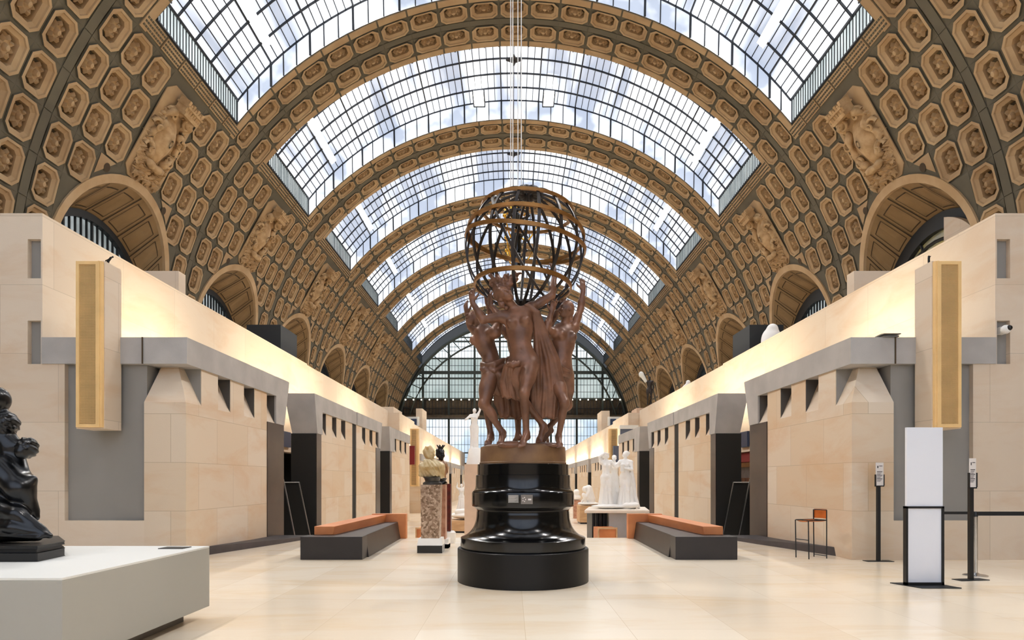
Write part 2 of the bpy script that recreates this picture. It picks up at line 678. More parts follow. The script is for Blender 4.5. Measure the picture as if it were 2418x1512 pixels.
ceil = MB()
lun = []                                             # (side, yc)
bays = [(rings[i], rings[i] + PER) for i in range(len(rings) - 1)] + [(rings[-1], None)]
for m, m2 in bays:
    ys = [m + 1.65 + BCELL * (j + .5) for j in range(6)]
    if m2 is None:
        ys = [y for y in ys if y + BCELL / 2 < Y_END + .4]
    yc = m + PER / 2
    for s in (-1, 1):
        has_lun = m2 is not None
        if has_lun:
            lun.append((s, yc))
        # frieze with a lattice panel
        y_a, y_b = ys[0] - BCELL / 2, ys[-1] + BCELL / 2
        t_a, t_b = R(SKY_T), R(PITCH * 10.5)
        patch(ceil, s * t_a, s * t_b, m + 1.65, y_b + 0.0, 0, 0, 2)
        for y in ys:
            raised(ceil, s * (t_a + R(.35)), s * (t_b - R(.35)), y - BCELL * .46, y + BCELL * .46, -0.06, 3)
            for q in range(9):
                for e in range(3):
                    yy = y - BCELL * .40 + BCELL * .8 * q / 8
                    tt = t_a + R(.65) + (t_b - t_a - R(1.3)) * e / 2
                    raised(ceil, s * (tt - R(.12)), s * (tt + R(.12)), yy - .045, yy + .045, -0.09, 0)
        for k in range(11, 18):
            for j, y in enumerate(ys):
                th = s * R(PITCH * k)
                cart = has_lun and j in (2, 3) and k in (11, 12, 13)
                ok = k <= 16
                if has_lun:
                    for u, w in ((-.8, -.4), (-.8, .4), (.8, -.4), (.8, .4), (-.5, -.68), (-.5, .68), (.5, -.68), (.5, .68)):
                        tt = R(PITCH * k) + u / RV
                        if lun_d(y + w, ZC + RV * cos(tt), yc) < LUN_RO - 0.12:
                            ok = False
                if ok and not cart:
                    put_cell(ceil, T_BAY, th, y)
                else:
                    t0, t1 = th - R(PITCH / 2), th + R(PITCH / 2)
                    y0, y1 = y - BCELL / 2, y + BCELL / 2
                    if has_lun:
                        lunette_cell(ceil, s, t0, t1, y0, y1, yc)
                    else:
                        patch(ceil, t0, t1, y0, y1)
        if has_lun:
            # roundels beside the crown of the arch, in a pointed tan field
            for sy in (-1, 1):
                tt = R(PITCH * 13.72)
                yy = yc + sy * 2.35
                fld = []
                for (dy, dt) in ((-sy * .45, -.020), (sy * .6, -.020), (sy * .6, .028)):
                    fld.append(VP(s * (tt + dt), yy + dy, -0.03))
                ceil.add(fld, [(0, 1, 2)], 1)
                ring_ = [VP(s * (tt + .2 * cos(a) / RV), yy + .2 * sin(a), -0.05) for a in [2 * pi * q / 14 for q in range(14)]]
                ceil.add(ring_, [tuple(range(14))], 5)
            # moulding ring of the arch lying on the vault, then the splayed soffit
            zlow = 8.8
            po = arch_pts(yc, LUN_ZC, LUN_RO, zlow)
            pi_ = arch_pts(yc, LUN_ZC, LUN_RI, zlow)
            pw = arch_pts(yc, 10.15, 4.45, zlow - .6)
            XW = 20.9

            def onv(y, z, h=0):
                r = RV + h
                return (s * sqrt(max(0.0, r * r - (z - ZC) ** 2)), y, z)
            nP = len(po)
            v = []
            for a, b, c in zip(po, pi_, pw):
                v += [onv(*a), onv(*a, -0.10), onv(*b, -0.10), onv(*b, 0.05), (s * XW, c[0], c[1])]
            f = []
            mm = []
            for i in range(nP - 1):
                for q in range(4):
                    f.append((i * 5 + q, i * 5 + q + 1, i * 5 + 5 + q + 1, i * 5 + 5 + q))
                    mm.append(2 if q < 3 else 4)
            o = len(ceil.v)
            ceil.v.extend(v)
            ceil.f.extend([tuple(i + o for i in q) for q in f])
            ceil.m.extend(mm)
            # soffit panels: dark joints and inner frames
            def sof(t, w, off):
                i = min(int(t), nP - 2)
                fr = t - i
                b = Vector(onv(pi_[i][0] + (pi_[i + 1][0] - pi_[i][0]) * fr, pi_[i][1] + (pi_[i + 1][1] - pi_[i][1]) * fr, 0.05))
                c = Vector((s * XW, pw[i][0] + (pw[i + 1][0] - pw[i][0]) * fr, pw[i][1] + (pw[i + 1][1] - pw[i][1]) * fr))
                p = b.lerp(c, w)
                ctr = Vector((p.x, yc, LUN_ZC - 1.5))
                return p + (ctr - p).normalized() * off
            def strip(t0, w0, t1, w1, wd, mi):
                k = 3
                prev = None
                for e in range(k + 1):
                    q = e / k
                    t = t0 + (t1 - t0) * q
                    w = w0 + (w1 - w0) * q
                    dt = (wd, 0) if abs(t1 - t0) < 1e-6 else (0, wd * .9)
                    A = sof(t - dt[0], w - dt[1] * .5, 0.035)
                    B = sof(t + dt[0], w + dt[1] * .5, 0.035)
                    if prev:
                        ceil.add([prev[0], prev[1], B, A], [(0, 1, 2, 3)], mi)
                    prev = (A, B)
            for q in range(12):
                t = 1 + q * 28 / 11
                strip(t, 0.0, t, 1.0, 0.07, 5)
                if q < 11:
                    ta, tb = t + .42, t + 28 / 11 - .42
                    strip(ta, .14, ta, .86, .03, 5)
                    strip(tb, .14, tb, .86, .03, 5)
                    strip(ta, .14, tb, .14, .03, 5)
                    strip(ta, .86, tb, .86, .03, 5)
    if m2 is None:
        for s in (-1, 1):
            patch(ceil, s * R(PITCH * 10.5), s * R(92), ys[-1] + BCELL / 2, Y_END + .3, 0, 0, 8)
for s in (-1, 1):                                     # walls under the vault, above and below the terraces
    ceil.box(s * 20.02, s * 20.6, Y_BACK, Y_END, -1.2, 8.9, 0)
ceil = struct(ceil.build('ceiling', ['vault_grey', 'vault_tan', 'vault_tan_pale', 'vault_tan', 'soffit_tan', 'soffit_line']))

# ---- skylights
GZ, GR = 10.4, 19.75
GPH = math.asin(15.455 / GR)


def GP(ph, y, h=0.0):
    r = GR + h
    return (r * sin(ph), y, GZ + r * cos(ph))


wn = 0


def window_name():
    global wn
    wn += 1
    return 'window_%d' % wn


sky_bays = [(r + 2.2, r + PER - 2.2) for r in rings[:-1]] + [(rings[-1] + 2.2, Y_END - .1)]
for bi, (ya, yb) in enumerate(sky_bays):
    w = struct(thing(window_name(), 'daylit skylight between two coffered ribs', 'window', (0, (ya + yb) / 2, 22)))
    del w['label'], w['category']
    mb = MB()
    NP = 40
    v = []
    for i in range(NP + 1):
        ph = -GPH + 2 * GPH * i / NP
        v += [GP(ph, ya, .05), GP(ph, yb, .05)]
    mb.add(v, [(2 * i, 2 * i + 1, 2 * i + 3, 2 * i + 2) for i in range(NP)])
    mb.build('pane', 'skylight_glass', w)
    # glazing bars
    mb = MB()
    near = ya < 60
    nb = 76
    for i in range(nb + 1):
        ph = -GPH + 2 * GPH * i / nb
        thick = i % 6 == 0
        wd = (.085 if thick else .045) / GR
        hh = .12 if thick else .06
        a, b, c, d = GP(ph - wd / 2, ya), GP(ph + wd / 2, ya), GP(ph + wd / 2, ya, -hh), GP(ph - wd / 2, ya, -hh)
        mb.hexa([a, b, c, d], [(p[0], yb, p[2]) for p in (a, b, c, d)])
    ny = 5
    for j in range(0, ny + 1):
        y = ya + (yb - ya) * j / ny
        for i in range(NP):
            p0, p1 = -GPH + 2 * GPH * i / NP, -GPH + 2 * GPH * (i + 1) / NP
            b = [GP(p0, y - .03), GP(p0, y + .03), GP(p0, y + .03, -.1), GP(p0, y - .03, -.1)]
            t = [GP(p1, y - .03), GP(p1, y + .03), GP(p1, y + .03, -.1), GP(p1, y - .03, -.1)]
            mb.hexa(b, t)
    mb.build('frame', 'muntin', w)
    # side faces of the ribs up to the glass
    mb = MB()
    for y in (ya, yb):
        if y > Y_END - 1:
            continue
        v = []
        for i in range(NP + 1):
            q = -1 + 2 * i / NP
            v += [VP(R(SKY_T) * q, y, 0), GP(GPH * q, y, .06)]
        mb.add(v, [(2 * i, 2 * i + 1, 2 * i + 3, 2 * i + 2) for i in range(NP)])
    if mb.v:
        mb.build('end_pane', 'skylight_glass', w)
        mb = MB()
        for y, sg in ((ya, 1), (yb, -1)):
            if y > Y_END - 1:
                continue
            for i in range(0, 77, 2):
                q = -1 + i / 38
                a_, b_ = VP(R(SKY_T) * q, 0, 0), GP(GPH * q, 0, .0)
                w_ = .06 if i % 6 == 0 else .03
                mb.hexa([(a_[0] - w_, y, a_[2]), (a_[0] + w_, y, a_[2]), (a_[0] + w_, y + sg * .06, a_[2]), (a_[0] - w_, y + sg * .06, a_[2])],
                        [(b_[0] - w_, y, b_[2]), (b_[0] + w_, y, b_[2]), (b_[0] + w_, y + sg * .06, b_[2]), (b_[0] - w_, y + sg * .06, b_[2])])
        mb.build('end_frame', 'muntin', w)
    # glazed curbs along both long edges
    mb = MB()
    mf = MB()
    for s in (-1, 1):
        x = s * 15.48
        mb.box(x, x + s * .03, ya, yb, 21.42, 22.75)
        nbar = int((yb - ya) / .27)
        for i in range(nbar + 1):
            y = ya + (yb - ya) * i / nbar
            mf.box(x - s * .04, x, y - .014, y + .014, 21.42, 22.72)
        mf.box(x - s * .09, x + s * .02, ya, yb, 22.66, 22.78)
        mf.box(x - s * .07, x + s * .02, ya, yb, 21.36, 21.44)
    mb.build('curb_pane', 'curb_glass', w)
    mf.build('curb_frame', 'muntin', w)

# small star ornament under each skylight
for bi, (ya, yb) in enumerate(sky_bays[3:7]):
    y = ya + (yb - ya) * 2 / 5
    mb = MB()
    z = GZ + GR - .12
    pts = [(-.55, 0), (-.12, -.22), (0, -.62), (.12, -.22), (.55, 0), (.12, .22), (0, .62), (-.12, .22)]
    mb.prism([(a, y + b) for a, b in pts], 'z', z - .12, z)
    mb.sphere((0, y, z - .16), .13, 10)
    o = mb.build('ceiling_boss', 'bronze_dark', origin=(0, y, z))
    tag(o, ['star shaped dark boss under the skylight glass behind the crown of the frame',
            'star shaped dark boss on the skylight above the first complete coffered rib',
            'star shaped dark boss on the skylight just above the sculpture globe',
            'small star boss on the skylight seen behind the globe'][bi], 'ornament')

# linear daylight lamps under the glass
k = 0
lamp_where = ['in the skylight furthest behind the viewer', 'in the skylight behind the viewer', 'in the skylight above the viewer', 'topmost and nearest', 'in the second skylight ahead', 'in the third skylight ahead', 'in the fourth skylight ahead', 'in the fifth skylight ahead', 'in the sixth skylight ahead']
for bi, (ya, yb) in enumerate(sky_bays):
    if ya > 96:
        continue
    for s in (-1, 1):
        ph = s * R(42.5)
        mb = MB()
        y0, y1 = ya + 1.1, ya + 6.4
        for q in (-1,):
            c0 = Vector(GP(ph, 0, -.42))
            ax = Vector((cos(ph), 0, -sin(ph)))
            nn = Vector((sin(ph), 0, cos(ph)))
            b = [c0 + ax * .22, c0 - ax * .22, c0 - ax * .22 + nn * .1, c0 + ax * .22 + nn * .1]
            mb.hexa([(p.x, y0, p.z) for p in b], [(p.x, y1, p.z) for p in b])
        vi = ya > 20
        t = thing('linear_lamp', 'long white light strip, %s of the wires, %s' % ('left' if s < 0 else 'right', lamp_where[bi]), 'lamp', (c0.x, (y0 + y1) / 2, c0.z), 'light strips under the skylights')
        mb.build('light_strip', 'tube_white', t)
        la = bpy.data.lights.new('linear_lamp_light', 'AREA')
        la.shape = 'RECTANGLE'
        la.size = 5.3
        la.size_y = .4
        la.energy = LAMP_W
        la.color = (1, .96, .92)
        la.spread = R(115)
        lo = bpy.data.objects.new('light', la)
        COL.objects.link(lo)
        lo.parent = t
        dv = (Vector((-s * 3.5, y0 - 4, 0)) - Vector((c0.x, (y0 + y1) / 2, c0.z)))
        dv = dv.normalized()
        lo.location = (0, 0, -.03)
        za = -dv
        xa_ = (Vector((0, 1, 0)) - za * za.y).normalized()
        ya_ = za.cross(xa_)
        lo.rotation_euler = Matrix((xa_, ya_, za)).transposed().to_euler()
        mh = MB()
        b2 = [c0 + ax * .25 + nn * .1, c0 - ax * .25 + nn * .1, c0 - ax * .2 + nn * .22, c0 + ax * .2 + nn * .22]
        mh.hexa([(p.x, y0, p.z) for p in b2], [(p.x, y1, p.z) for p in b2])
        mh.build('lamp_housing', 'steel', t)
        for yy in (y0 + .5, y1 - .5):
            mr = MB()
            a = c0 + nn * .2
            mr.tube([(a.x, yy, a.z), (a.x + nn.x * .3, yy, a.z + nn.z * .3)], .025, 6)
            mr.build('hanger', 'iron', t)

for s in (-1, 1):
    x = s * 2.55
    y = 46.6
    z = GZ + sqrt(GR * GR - x * x) - .55
    t = thing('floodlight', 'square white floodlight box under the skylight, %s of the hanging wires' % ('left' if s < 0 else 'right'), 'lamp', (x, y, z), 'floodlight boxes above the second rib')
    mb = MB()
    mb.box(x - .36, x + .36, y - .9, y + .6, z - .1, z + .1)
    mb.build('lamp_glass', 'tube_white', t)
    mb = MB()
    for q in (-1, 1):
        mb.box(x + q * .36, x + q * .44, y - .95, y + .65, z - .14, z + .16)
    mb.box(x - .42, x + .42, y + .6, y + .72, z - .14, z + .16)
    mb.box(x - .03, x + .03, y, y + .06, z, z + .55)
    mb.build('bracket', 'iron', t)

# ---- lunette windows
for s, yc in lun:
    if yc > 104:
        continue
    w = struct(thing(window_name(), '-', '-', (s * 20.9, yc, 8.2)))
    del w['label'], w['category']
    X = s * 20.9
    zc, r = 10.15, 4.45
    ap = arch_pts(yc, zc, r, 8.2, 24)
    mb = MB()
    mb.add([(X + s * .12, a, b) for a, b in ap], [tuple(range(len(ap)))])
    gm = 'lunette_glass'
    if s > 0:
        gm = 'lunette_glass_warm' if yc < 35 else 'lunette_glass'
    mb.build('pane', gm, w)
    mf = MB()
    for i in range(len(ap) - 1):
        (a0, b0), (a1, b1) = ap[i], ap[i + 1]
        def inn(a, b, q):
            if b < zc:
                return (yc + (a - yc) * (1 - q / r), b)
            d = Vector((a - yc, b - zc))
            d = d * ((r - q) / d.length)
            return (yc + d.x, zc + d.y)
        fw_ = .35 if s < 0 else .8
        c0, c1 = inn(a0, b0, fw_), inn(a1, b1, fw_)
        mf.hexa([(X - s * .15, a0, b0), (X + s * .1, a0, b0), (X + s * .1, c0[0], c0[1]), (X - s * .15, c0[0], c0[1])],
                [(X - s * .15, a1, b1), (X + s * .1, a1, b1), (X + s * .1, c1[0], c1[1]), (X - s * .15, c1[0], c1[1])])
    nv = 22
    if s < 0 or yc > 35:
        for i in range(1, nv):
            y = yc - r + 2 * r * i / nv
            zt = zc + sqrt(max(0, r * r - (y - yc) ** 2))
            wd = .09 if i % 5 == 1 else .035
            mf.box(X - .05, X + .06, y - wd / 2, y + wd / 2, 8.2, zt)
        for z in (9.6, 11.2, 12.8):
            dy = sqrt(max(0, r * r - max(0, z - zc) ** 2))
            mf.box(X - .05, X + .06, yc - dy, yc + dy, z - .03, z + .03)
    else:
        for a in (-55, -20, 20, 55):
            mf.tube([(X - .02, yc, 10.4), (X - .02, yc + 4.2 * sin(R(a)), 10.4 + 4.0 * cos(R(a)))], .07, 6)
        mf.tube([(X - s * .1, yc + 3.3 * cos(R(a)), 9.9 + 3.4 * sin(R(a))) for a in range(0, 181, 10)], .09, 6)
    mf.build('frame', 'iron', w)
    if s > 0 and yc < 35:
        mq = MB()
        py = [yc - 3.6 + .3 * i for i in range(9)]
        poly = [(py[0], 8.3)] + [(q, zc + sqrt(max(0, 4.05 ** 2 - (q - yc) ** 2))) for q in py] + [(py[-1], 8.3)]
        mq.prism(poly, 'x', X - .5, X - .2)
        mq.build('partition', 'pale_stone', w)

# ---- cartouches: coats of arms in relief in the middle of each bay
def cartouche(s, yc, label):
    rnd = random.Random(int(yc * 10))
    th0 = s * R(PITCH * 12.05)

    def Q(u, v, h):           # u up the vault, v along depth, h out of the surface
        return Vector(VP(th0 - s * u / RV, yc + v, -h))
    c = Q(0, 0, 0)
    t = thing('coat_of_arms', label, 'relief', tuple(c), 'plaster coats of arms on the vault')
    # field panel
    mb = MB()
    outl = [(-2.6, -1.0), (-2.2, -1.4), (1.9, -1.4), (2.3, -1.0), (2.3, 1.0), (1.9, 1.4), (-2.2, 1.4), (-2.6, 1.0)]
    v = [Q(a, b, .05) for a, b in outl] + [Q(a, b, 0.0) for a, b in outl]
    mb.add(v, [tuple(range(8))] + [(i, (i + 1) % 8, 8 + (i + 1) % 8, 8 + i) for i in range(8)])
    mb.build('field', 'vault_tan', t)
    # shield: swelling oval
    mb = MB()
    n, rg = 24, 6
    v = [Q(-.1, 0, .62)]
    for i in range(1, rg + 1):
        q = i / rg
        for k in range(n):
            a = 2 * pi * k / n
            uu = (-.1 + 1.15 * q * sin(a)) if sin(a) > 0 else (-.1 + 1.45 * q * sin(a))
            vv = .72 * q * cos(a) * (1.0 if sin(a) > -.2 else 1 - .35 * (-sin(a) - .2))
            v.append(Q(uu, vv, .12 + .5 * cos(q * pi / 2)))
    f = [(0, 1 + k, 1 + (k + 1) % n) for k in range(n)]
    for i in range(rg - 1):
        for k in range(n):
            l = (k + 1) % n
            f.append((1 + i * n + k, 1 + i * n + l, 1 + (i + 1) * n + l, 1 + (i + 1) * n + k))
    mb.add(v, f)
    mb.build('shield', 'cartouche_tan', t, smooth=True)
    # scrolled frame, crown, garland
    mb = MB()
    for sg in (-1, 1):
        pts = []
        for i in range(26):
            q = i / 25
            a = -pi / 2 + q * pi
            pts.append(Q(-.05 + 1.5 * sin(a), sg * (.9 + .16 * sin(q * 18)) * cos(a) ** .6 if cos(a) > 0 else 0, .3 + .12 * sin(q * 25)))
        mb.tube(pts, [.16 + .06 * sin(i * 1.3) for i in range(26)], 6)
        for cu, cv in ((1.15, .55), (-.9, .8), (.2, 1.0)):
            sp = []
            for i in range(16):
                a = i * .55
                rr = .34 * (1 - i / 18)
                sp.append(Q(cu + rr * sin(a), sg * (cv + rr * cos(a)), .25 + .02 * i))
            mb.tube(sp, [.11 * (1 - i / 22) for i in range(16)], 6)
    mb.build('scroll_frame', 'cartouche_tan', t, smooth=True)
    mb = MB()
    for i in range(-3, 4):
        bb = .46 - abs(i) * .02
        mb.hexa([Q(1.45, i * .17 - .08, .25), Q(1.45, i * .17 + .08, .25), Q(1.45, i * .17 + .08, .75), Q(1.45, i * .17 - .08, .75)],
                [Q(2.05 + .1 * (i % 2), i * .2 - .08, .25), Q(2.05 + .1 * (i % 2), i * .2 + .08, .25), Q(2.05 + .1 * (i % 2), i * .2 + .08, .8), Q(2.05 + .1 * (i % 2), i * .2 - .08, .8)])
    mb.hexa([Q(1.4, -.55, .2), Q(1.4, .55, .2), Q(1.4, .55, .8), Q(1.4, -.55, .8)], [Q(1.58, -.6, .2), Q(1.58, .6, .2), Q(1.58, .6, .85), Q(1.58, -.6, .85)])
    mb.hexa([Q(1.8, -.66, .2), Q(1.8, .66, .2), Q(1.8, .66, .88), Q(1.8, -.66, .88)], [Q(1.9, -.68, .2), Q(1.9, .68, .2), Q(1.9, .68, .9), Q(1.9, -.68, .9)])
    mb.build('crown', 'cartouche_tan', t)
    mb = MB()
    for i in range(280):
        q = rnd.random()
        sg = rnd.choice((-1, 1))
        if q < .6:
            a = -pi / 2 + rnd.random() * 2.6
            cu, cv = -.3 + 1.7 * sin(a), sg * (1.0 + rnd.uniform(-.12, .22)) * max(.12, cos(a)) ** .5
        else:
            cu, cv = rnd.uniform(-2.4, -1.4), rnd.uniform(-1.0, 1.0)
        l, wd, an = rnd.uniform(.16, .34), rnd.uniform(.06, .12), rnd.uniform(0, 2 * pi)
        du, dv = cos(an), sin(an)
        h = rnd.uniform(.2, .42)
        mb.add([Q(cu - du * l, cv - dv * l, .06), Q(cu + dv * wd, cv - du * wd, h * .6), Q(cu + du * l, cv + dv * l, .12), Q(cu - dv * wd, cv + du * wd, h * .6), Q(cu, cv, h), Q(cu, cv, 0)],
               [(0, 1, 4), (1, 2, 4), (2, 3, 4), (3, 0, 4), (1, 0, 5), (2, 1, 5), (3, 2, 5), (0, 3, 5)])
    mb.build('garland', 'cartouche_tan', t)


ordn = ['nearest', 'second nearest', 'third', 'fourth', 'fifth', 'sixth']
for s in (-1, 1):
    i = 0
    for ss, yc in lun:
        if ss == s and 28 < yc < 96:
            cartouche(s, yc, 'plaster coat of arms with garland, %s side of the vault, %s from the viewer' % ('left' if s < 0 else 'right', ordn[min(i, 5)]))
            i += 1

# ---- end wall with the great arched window
def arc_z(x, r=19.7):
    return ZC + sqrt(max(0, r * r - x * x))


w = struct(thing(window_name(), '-', '-', (0, Y_END, 0)))
del w['label'], w['category']
pn = [(19.8 * cos(R(a)), ZC + 19.8 * sin(R(a))) for a in range(0, 181, 5)]
mb = MB()
up = [(x, z) for x, z in pn if z > 22.3]
x15 = sqrt(19.8 ** 2 - (22.3 - ZC) ** 2)
up = [(x15, 22.3)] + up + [(-x15, 22.3)]
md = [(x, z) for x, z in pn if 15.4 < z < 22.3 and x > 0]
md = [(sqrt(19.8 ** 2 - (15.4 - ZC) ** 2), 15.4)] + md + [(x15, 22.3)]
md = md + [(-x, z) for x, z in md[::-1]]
mb.add([(x, Y_END + .3, z) for x, z in up], [tuple(range(len(up)))], 0)
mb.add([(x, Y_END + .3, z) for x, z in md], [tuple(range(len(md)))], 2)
mb.add([(-19.8, Y_END + .3, 4.5), (19.8, Y_END + .3, 4.5), (19.8, Y_END + .3, 12.0), (-19.8, Y_END + .3, 12.0)], [(0, 1, 2, 3)], 1)
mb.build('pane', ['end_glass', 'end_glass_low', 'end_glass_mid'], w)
mb = MB()
mb.box(-20, 20, Y_END + .25, Y_END + .8, 12.0, 15.4)
mb.box(-20, 20, Y_END - .3, Y_END + .5, -1.0, 4.5)
mb.box(-20, 20, Y_END - 1.6, Y_END, 12.05, 12.5)
for x in range(-19, 20, 2):
    mb.box(x, x + 1.2, Y_END + .1, Y_END + .3, 13, 14.9)
mb.build('balcony_wall', 'balcony_brown', w)
mb = MB()
for x in (-15.3, -10.9, -6.5, -2.2, 2.2, 6.5, 10.9, 15.3):
    mb.box(x - .17, x + .17, Y_END - .35, Y_END + .2, 0, arc_z(x))
for z, wd in ((6.2, .2), (12.1, .35), (15.4, .3), (18.9, .25), (19.9, .5), (22.3, .2), (25.2, .22), (25.9, .14)):
    xx = sqrt(max(1, 19.7 ** 2 - (z - ZC) ** 2)) if z > ZC else 19.7
    mb.box(-xx, xx, Y_END - .3, Y_END + .2, z - wd / 2, z + wd / 2)
arcp = [(18.2 * cos(R(a)), Y_END - .5, ZC - 1.0 + 18.2 * sin(R(a))) for a in range(0, 181, 5)]
mb.tube(arcp, .16, 6)
arcp = [(19.6 * cos(R(a)), Y_END - .2, ZC + 19.6 * sin(R(a))) for a in range(0, 181, 5)]
mb.tube(arcp, .28, 6)
for a in range(5, 180, 6):
    mb.tube([(18.2 * cos(R(a)), Y_END - .5, ZC - 1 + 18.2 * sin(R(a))), (19.6 * cos(R(a + 3)), Y_END - .3, ZC + 19.6 * sin(R(a + 3)))], .07, 4)
mb.build('frame', 'iron_green', w)
mb = MB()
x = -19.2
while x < 19.3:
    mb.box(x - .026, x + .026, Y_END - .05, Y_END + .12, 4.5, arc_z(x))
    x += .55
for z in (5.4, 7.6, 9.1, 10.6, 13.8, 16.6, 17.8, 21.1, 23.6, 24.3, 27.0):
    xx = sqrt(max(1, 19.7 ** 2 - (z - ZC) ** 2)) if z > ZC else 19.7
    mb.box(-xx, xx, Y_END - .05, Y_END + .1, z - .03, z + .03)
mb.build('glazing_bar', 'muntin', w)
for i in range(28):
    x = -18.2 + i * 36.4 / 27
    mb = MB()
    mb.sphere((x, Y_END - .6, 15.2), .11, 10)
    o = mb.build('globe_lamp', 'dot_lamp', origin=(x, Y_END - .6, 15.2))
    tag(o, 'tiny round lamp in the row across the great end window', 'lamp', 'row of lamps on the end window')

# ---- back wall with an unseen glowing window, added as cool fill on the fronts
mb = MB()
mb.box(-20.5, 20.5, Y_BACK - .4, Y_BACK, -.2, 5.0)
mb.box(-20.5, 20.5, Y_BACK - .8, Y_BACK - .5, 5.0, 30)
struct(mb.build('wall_back', 'pale_stone'))
w = struct(thing(window_name(), '-', '-', (0, Y_BACK, 5)))
del w['label'], w['category']
mb = MB()
pb = [(19.6 * cos(R(a)), max(5.0, ZC + 19.6 * sin(R(a)))) for a in range(-10, 191, 5)]
mb.add([(x, Y_BACK - .1, z) for x, z in pb], [tuple(range(len(pb)))])
mb.build('pane', 'back_fill_glass', w)
mb = MB()
for x in range(-18, 19, 4):
    mb.box(x - .15, x + .15, Y_BACK - .05, Y_BACK + .2, 5, arc_z(x, 19.6))
for z in (8, 11, 14, 17, 20, 23, 26):
    xx = sqrt(max(1, 19.6 ** 2 - (z - ZC) ** 2)) if z > ZC else 19.6
    mb.box(-xx, xx, Y_BACK - .05, Y_BACK + .15, z - .1, z + .1)
mb.build('frame', 'iron_green', w)

# ================================================================== THE SETTING: floor and walls
EDGE = 16.6
LOW = -0.9
mb = MB()
mb.box(-20.6, 20.6, Y_BACK, EDGE, -.3, 0.0)
mb.box(-20.6, 20.6, EDGE, EDGE + .35, -.6, -.18)
mb.box(-20.6, 20.6, EDGE + .35, EDGE + .7, -.9, -.36)
mb.box(-20.6, 20.6, EDGE + .7, EDGE + 1.05, -.9, -.54)
mb.box(-20.6, 20.6, EDGE + 1.05, EDGE + 1.4, -1.0, -.72)
mb.box(-20.6, 20.6, EDGE + 1.4, Y_END, -1.2, LOW)
struct(mb.build('floor', 'floor_stone'))

XP = 6.29                        # face of the pavilions
XW9 = 9.0                        # face of the high wall
ZT = 4.2
ZL = 3.70
ZS = 2.98


def sb(mb, s, xa, xb, y0, y1, z0, z1, mi=None):
    mb.box(s * xa, s * xb, y0, y1, z0, z1, mi)


# high walls over the galleries, both sides; end facade blocks face the viewer
for s in (-1, 1):
    side = 'left' if s < 0 else 'right'
    zt = 6.55
    fy = 12.0

    def wallpiece(boxes, m_='pale_stone'):
        mb = MB()
        for q in boxes:
            sb(mb, s, *q)
        struct(mb.build('wall_' + side, m_))
    # long wall, with the doorway between the first two pavilions left open
    wallpiece([(XW9, XW9 + .45, 12.6, 22.5, LOW, zt)])
    wallpiece([(XW9, XW9 + .45, 22.5, 27.5, 2.62, zt)])
    wallpiece([(XW9, XW9 + .45, 27.5, 45.5, LOW, zt - .05)])
    # frontal facade: stone with grey insets, from the pavilion corner outwards
    wallpiece([(7.08, 20.5, fy, fy + .6, 0, .74), (8.58, 9.0, fy, fy + .6, .74, ZL), (9.0, 9.28, fy, fy + .6, .74, ZL),
               (9.28, 20.5, fy, fy + .6, .74, 4.52), (9.0, 9.03, fy, fy + .6, ZL, 6.06), (9.03, 9.28, fy, fy + .6, 4.52, 5.32),
               (9.28, 20.5, fy, fy + .6, 4.52, 5.32), (9.28, 20.5, fy, fy + .6, 5.32, 6.06), (9.0, 20.5, fy, fy + .6, 6.06, zt)])
    # parapet blocks standing on the terrace
    wallpiece([(10.1, 12.2, 19.0, 19.4, 6.31, 7.77)])
    wallpiece([(9.47, 9.75, 20.7, 45.0, 6.31, 6.62)])
    # second stretch of wall beyond
    wallpiece([(8.2, 9.0, 45.5, 52.5, LOW, 6.35), (9.0, 9.6, 45.51, 52.5, LOW, 6.35)])
    wallpiece([(8.2, 9.6, 52.5, Y_END, LOW, 6.15)])
    # terrace slab up to the outer wall
    mb = MB()
    sb(mb, s, 9.62, 20.1, 12.6, Y_END, 6.1, 6.3)
    sb(mb, s, 9.45, 9.62, 12.6, 45.4, 6.1, 6.3)
    struct(mb.build('floor', 'pale_stone'))
    mb = MB()
    sb(mb, s, 7.08, 8.6, fy + .1, fy + .5, .70, ZL + .1)
    sb(mb, s, 9.01, 9.32, fy + .1, fy + .5, ZL, 4.6)
    sb(mb, s, 9.01, 9.32, fy + .1, fy + .5, 5.28, 6.1)
    struct(mb.build('trim_2%d' % (1 if s < 0 else 2), 'grey_panel'))
    # side walls of the place beside and behind the viewer
    # dark inside of the chapel doorway
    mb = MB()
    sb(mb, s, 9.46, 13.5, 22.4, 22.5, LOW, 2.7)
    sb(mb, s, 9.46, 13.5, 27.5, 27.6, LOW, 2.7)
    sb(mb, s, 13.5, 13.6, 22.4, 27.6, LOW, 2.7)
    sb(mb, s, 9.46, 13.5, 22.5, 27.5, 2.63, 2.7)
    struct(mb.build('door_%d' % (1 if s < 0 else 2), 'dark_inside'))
    # dark ramp strip along the foot of the first pavilion
    mb = MB()
    Xo = [(6.44, 12.05), (5.62, 15.0), (5.25, 16.6)]
    Hi = [.19, .10, .07]
    for i in range(2):
        (xa, ya), (xb, yb) = Xo[i], Xo[i + 1]
        mb.hexa([(s * xa, ya, 0), (s * 6.6, ya, 0), (s * 6.6, yb, 0), (s * xb, yb, 0)],
                [(s * (xa + .02), ya, Hi[i]), (s * 6.6, ya, Hi[i]), (s * 6.6, yb, Hi[i + 1]), (s * (xb + .02), yb, Hi[i + 1])])
    struct(mb.build('trim_3%d' % (1 if s < 0 else 2), 'base_strip'))

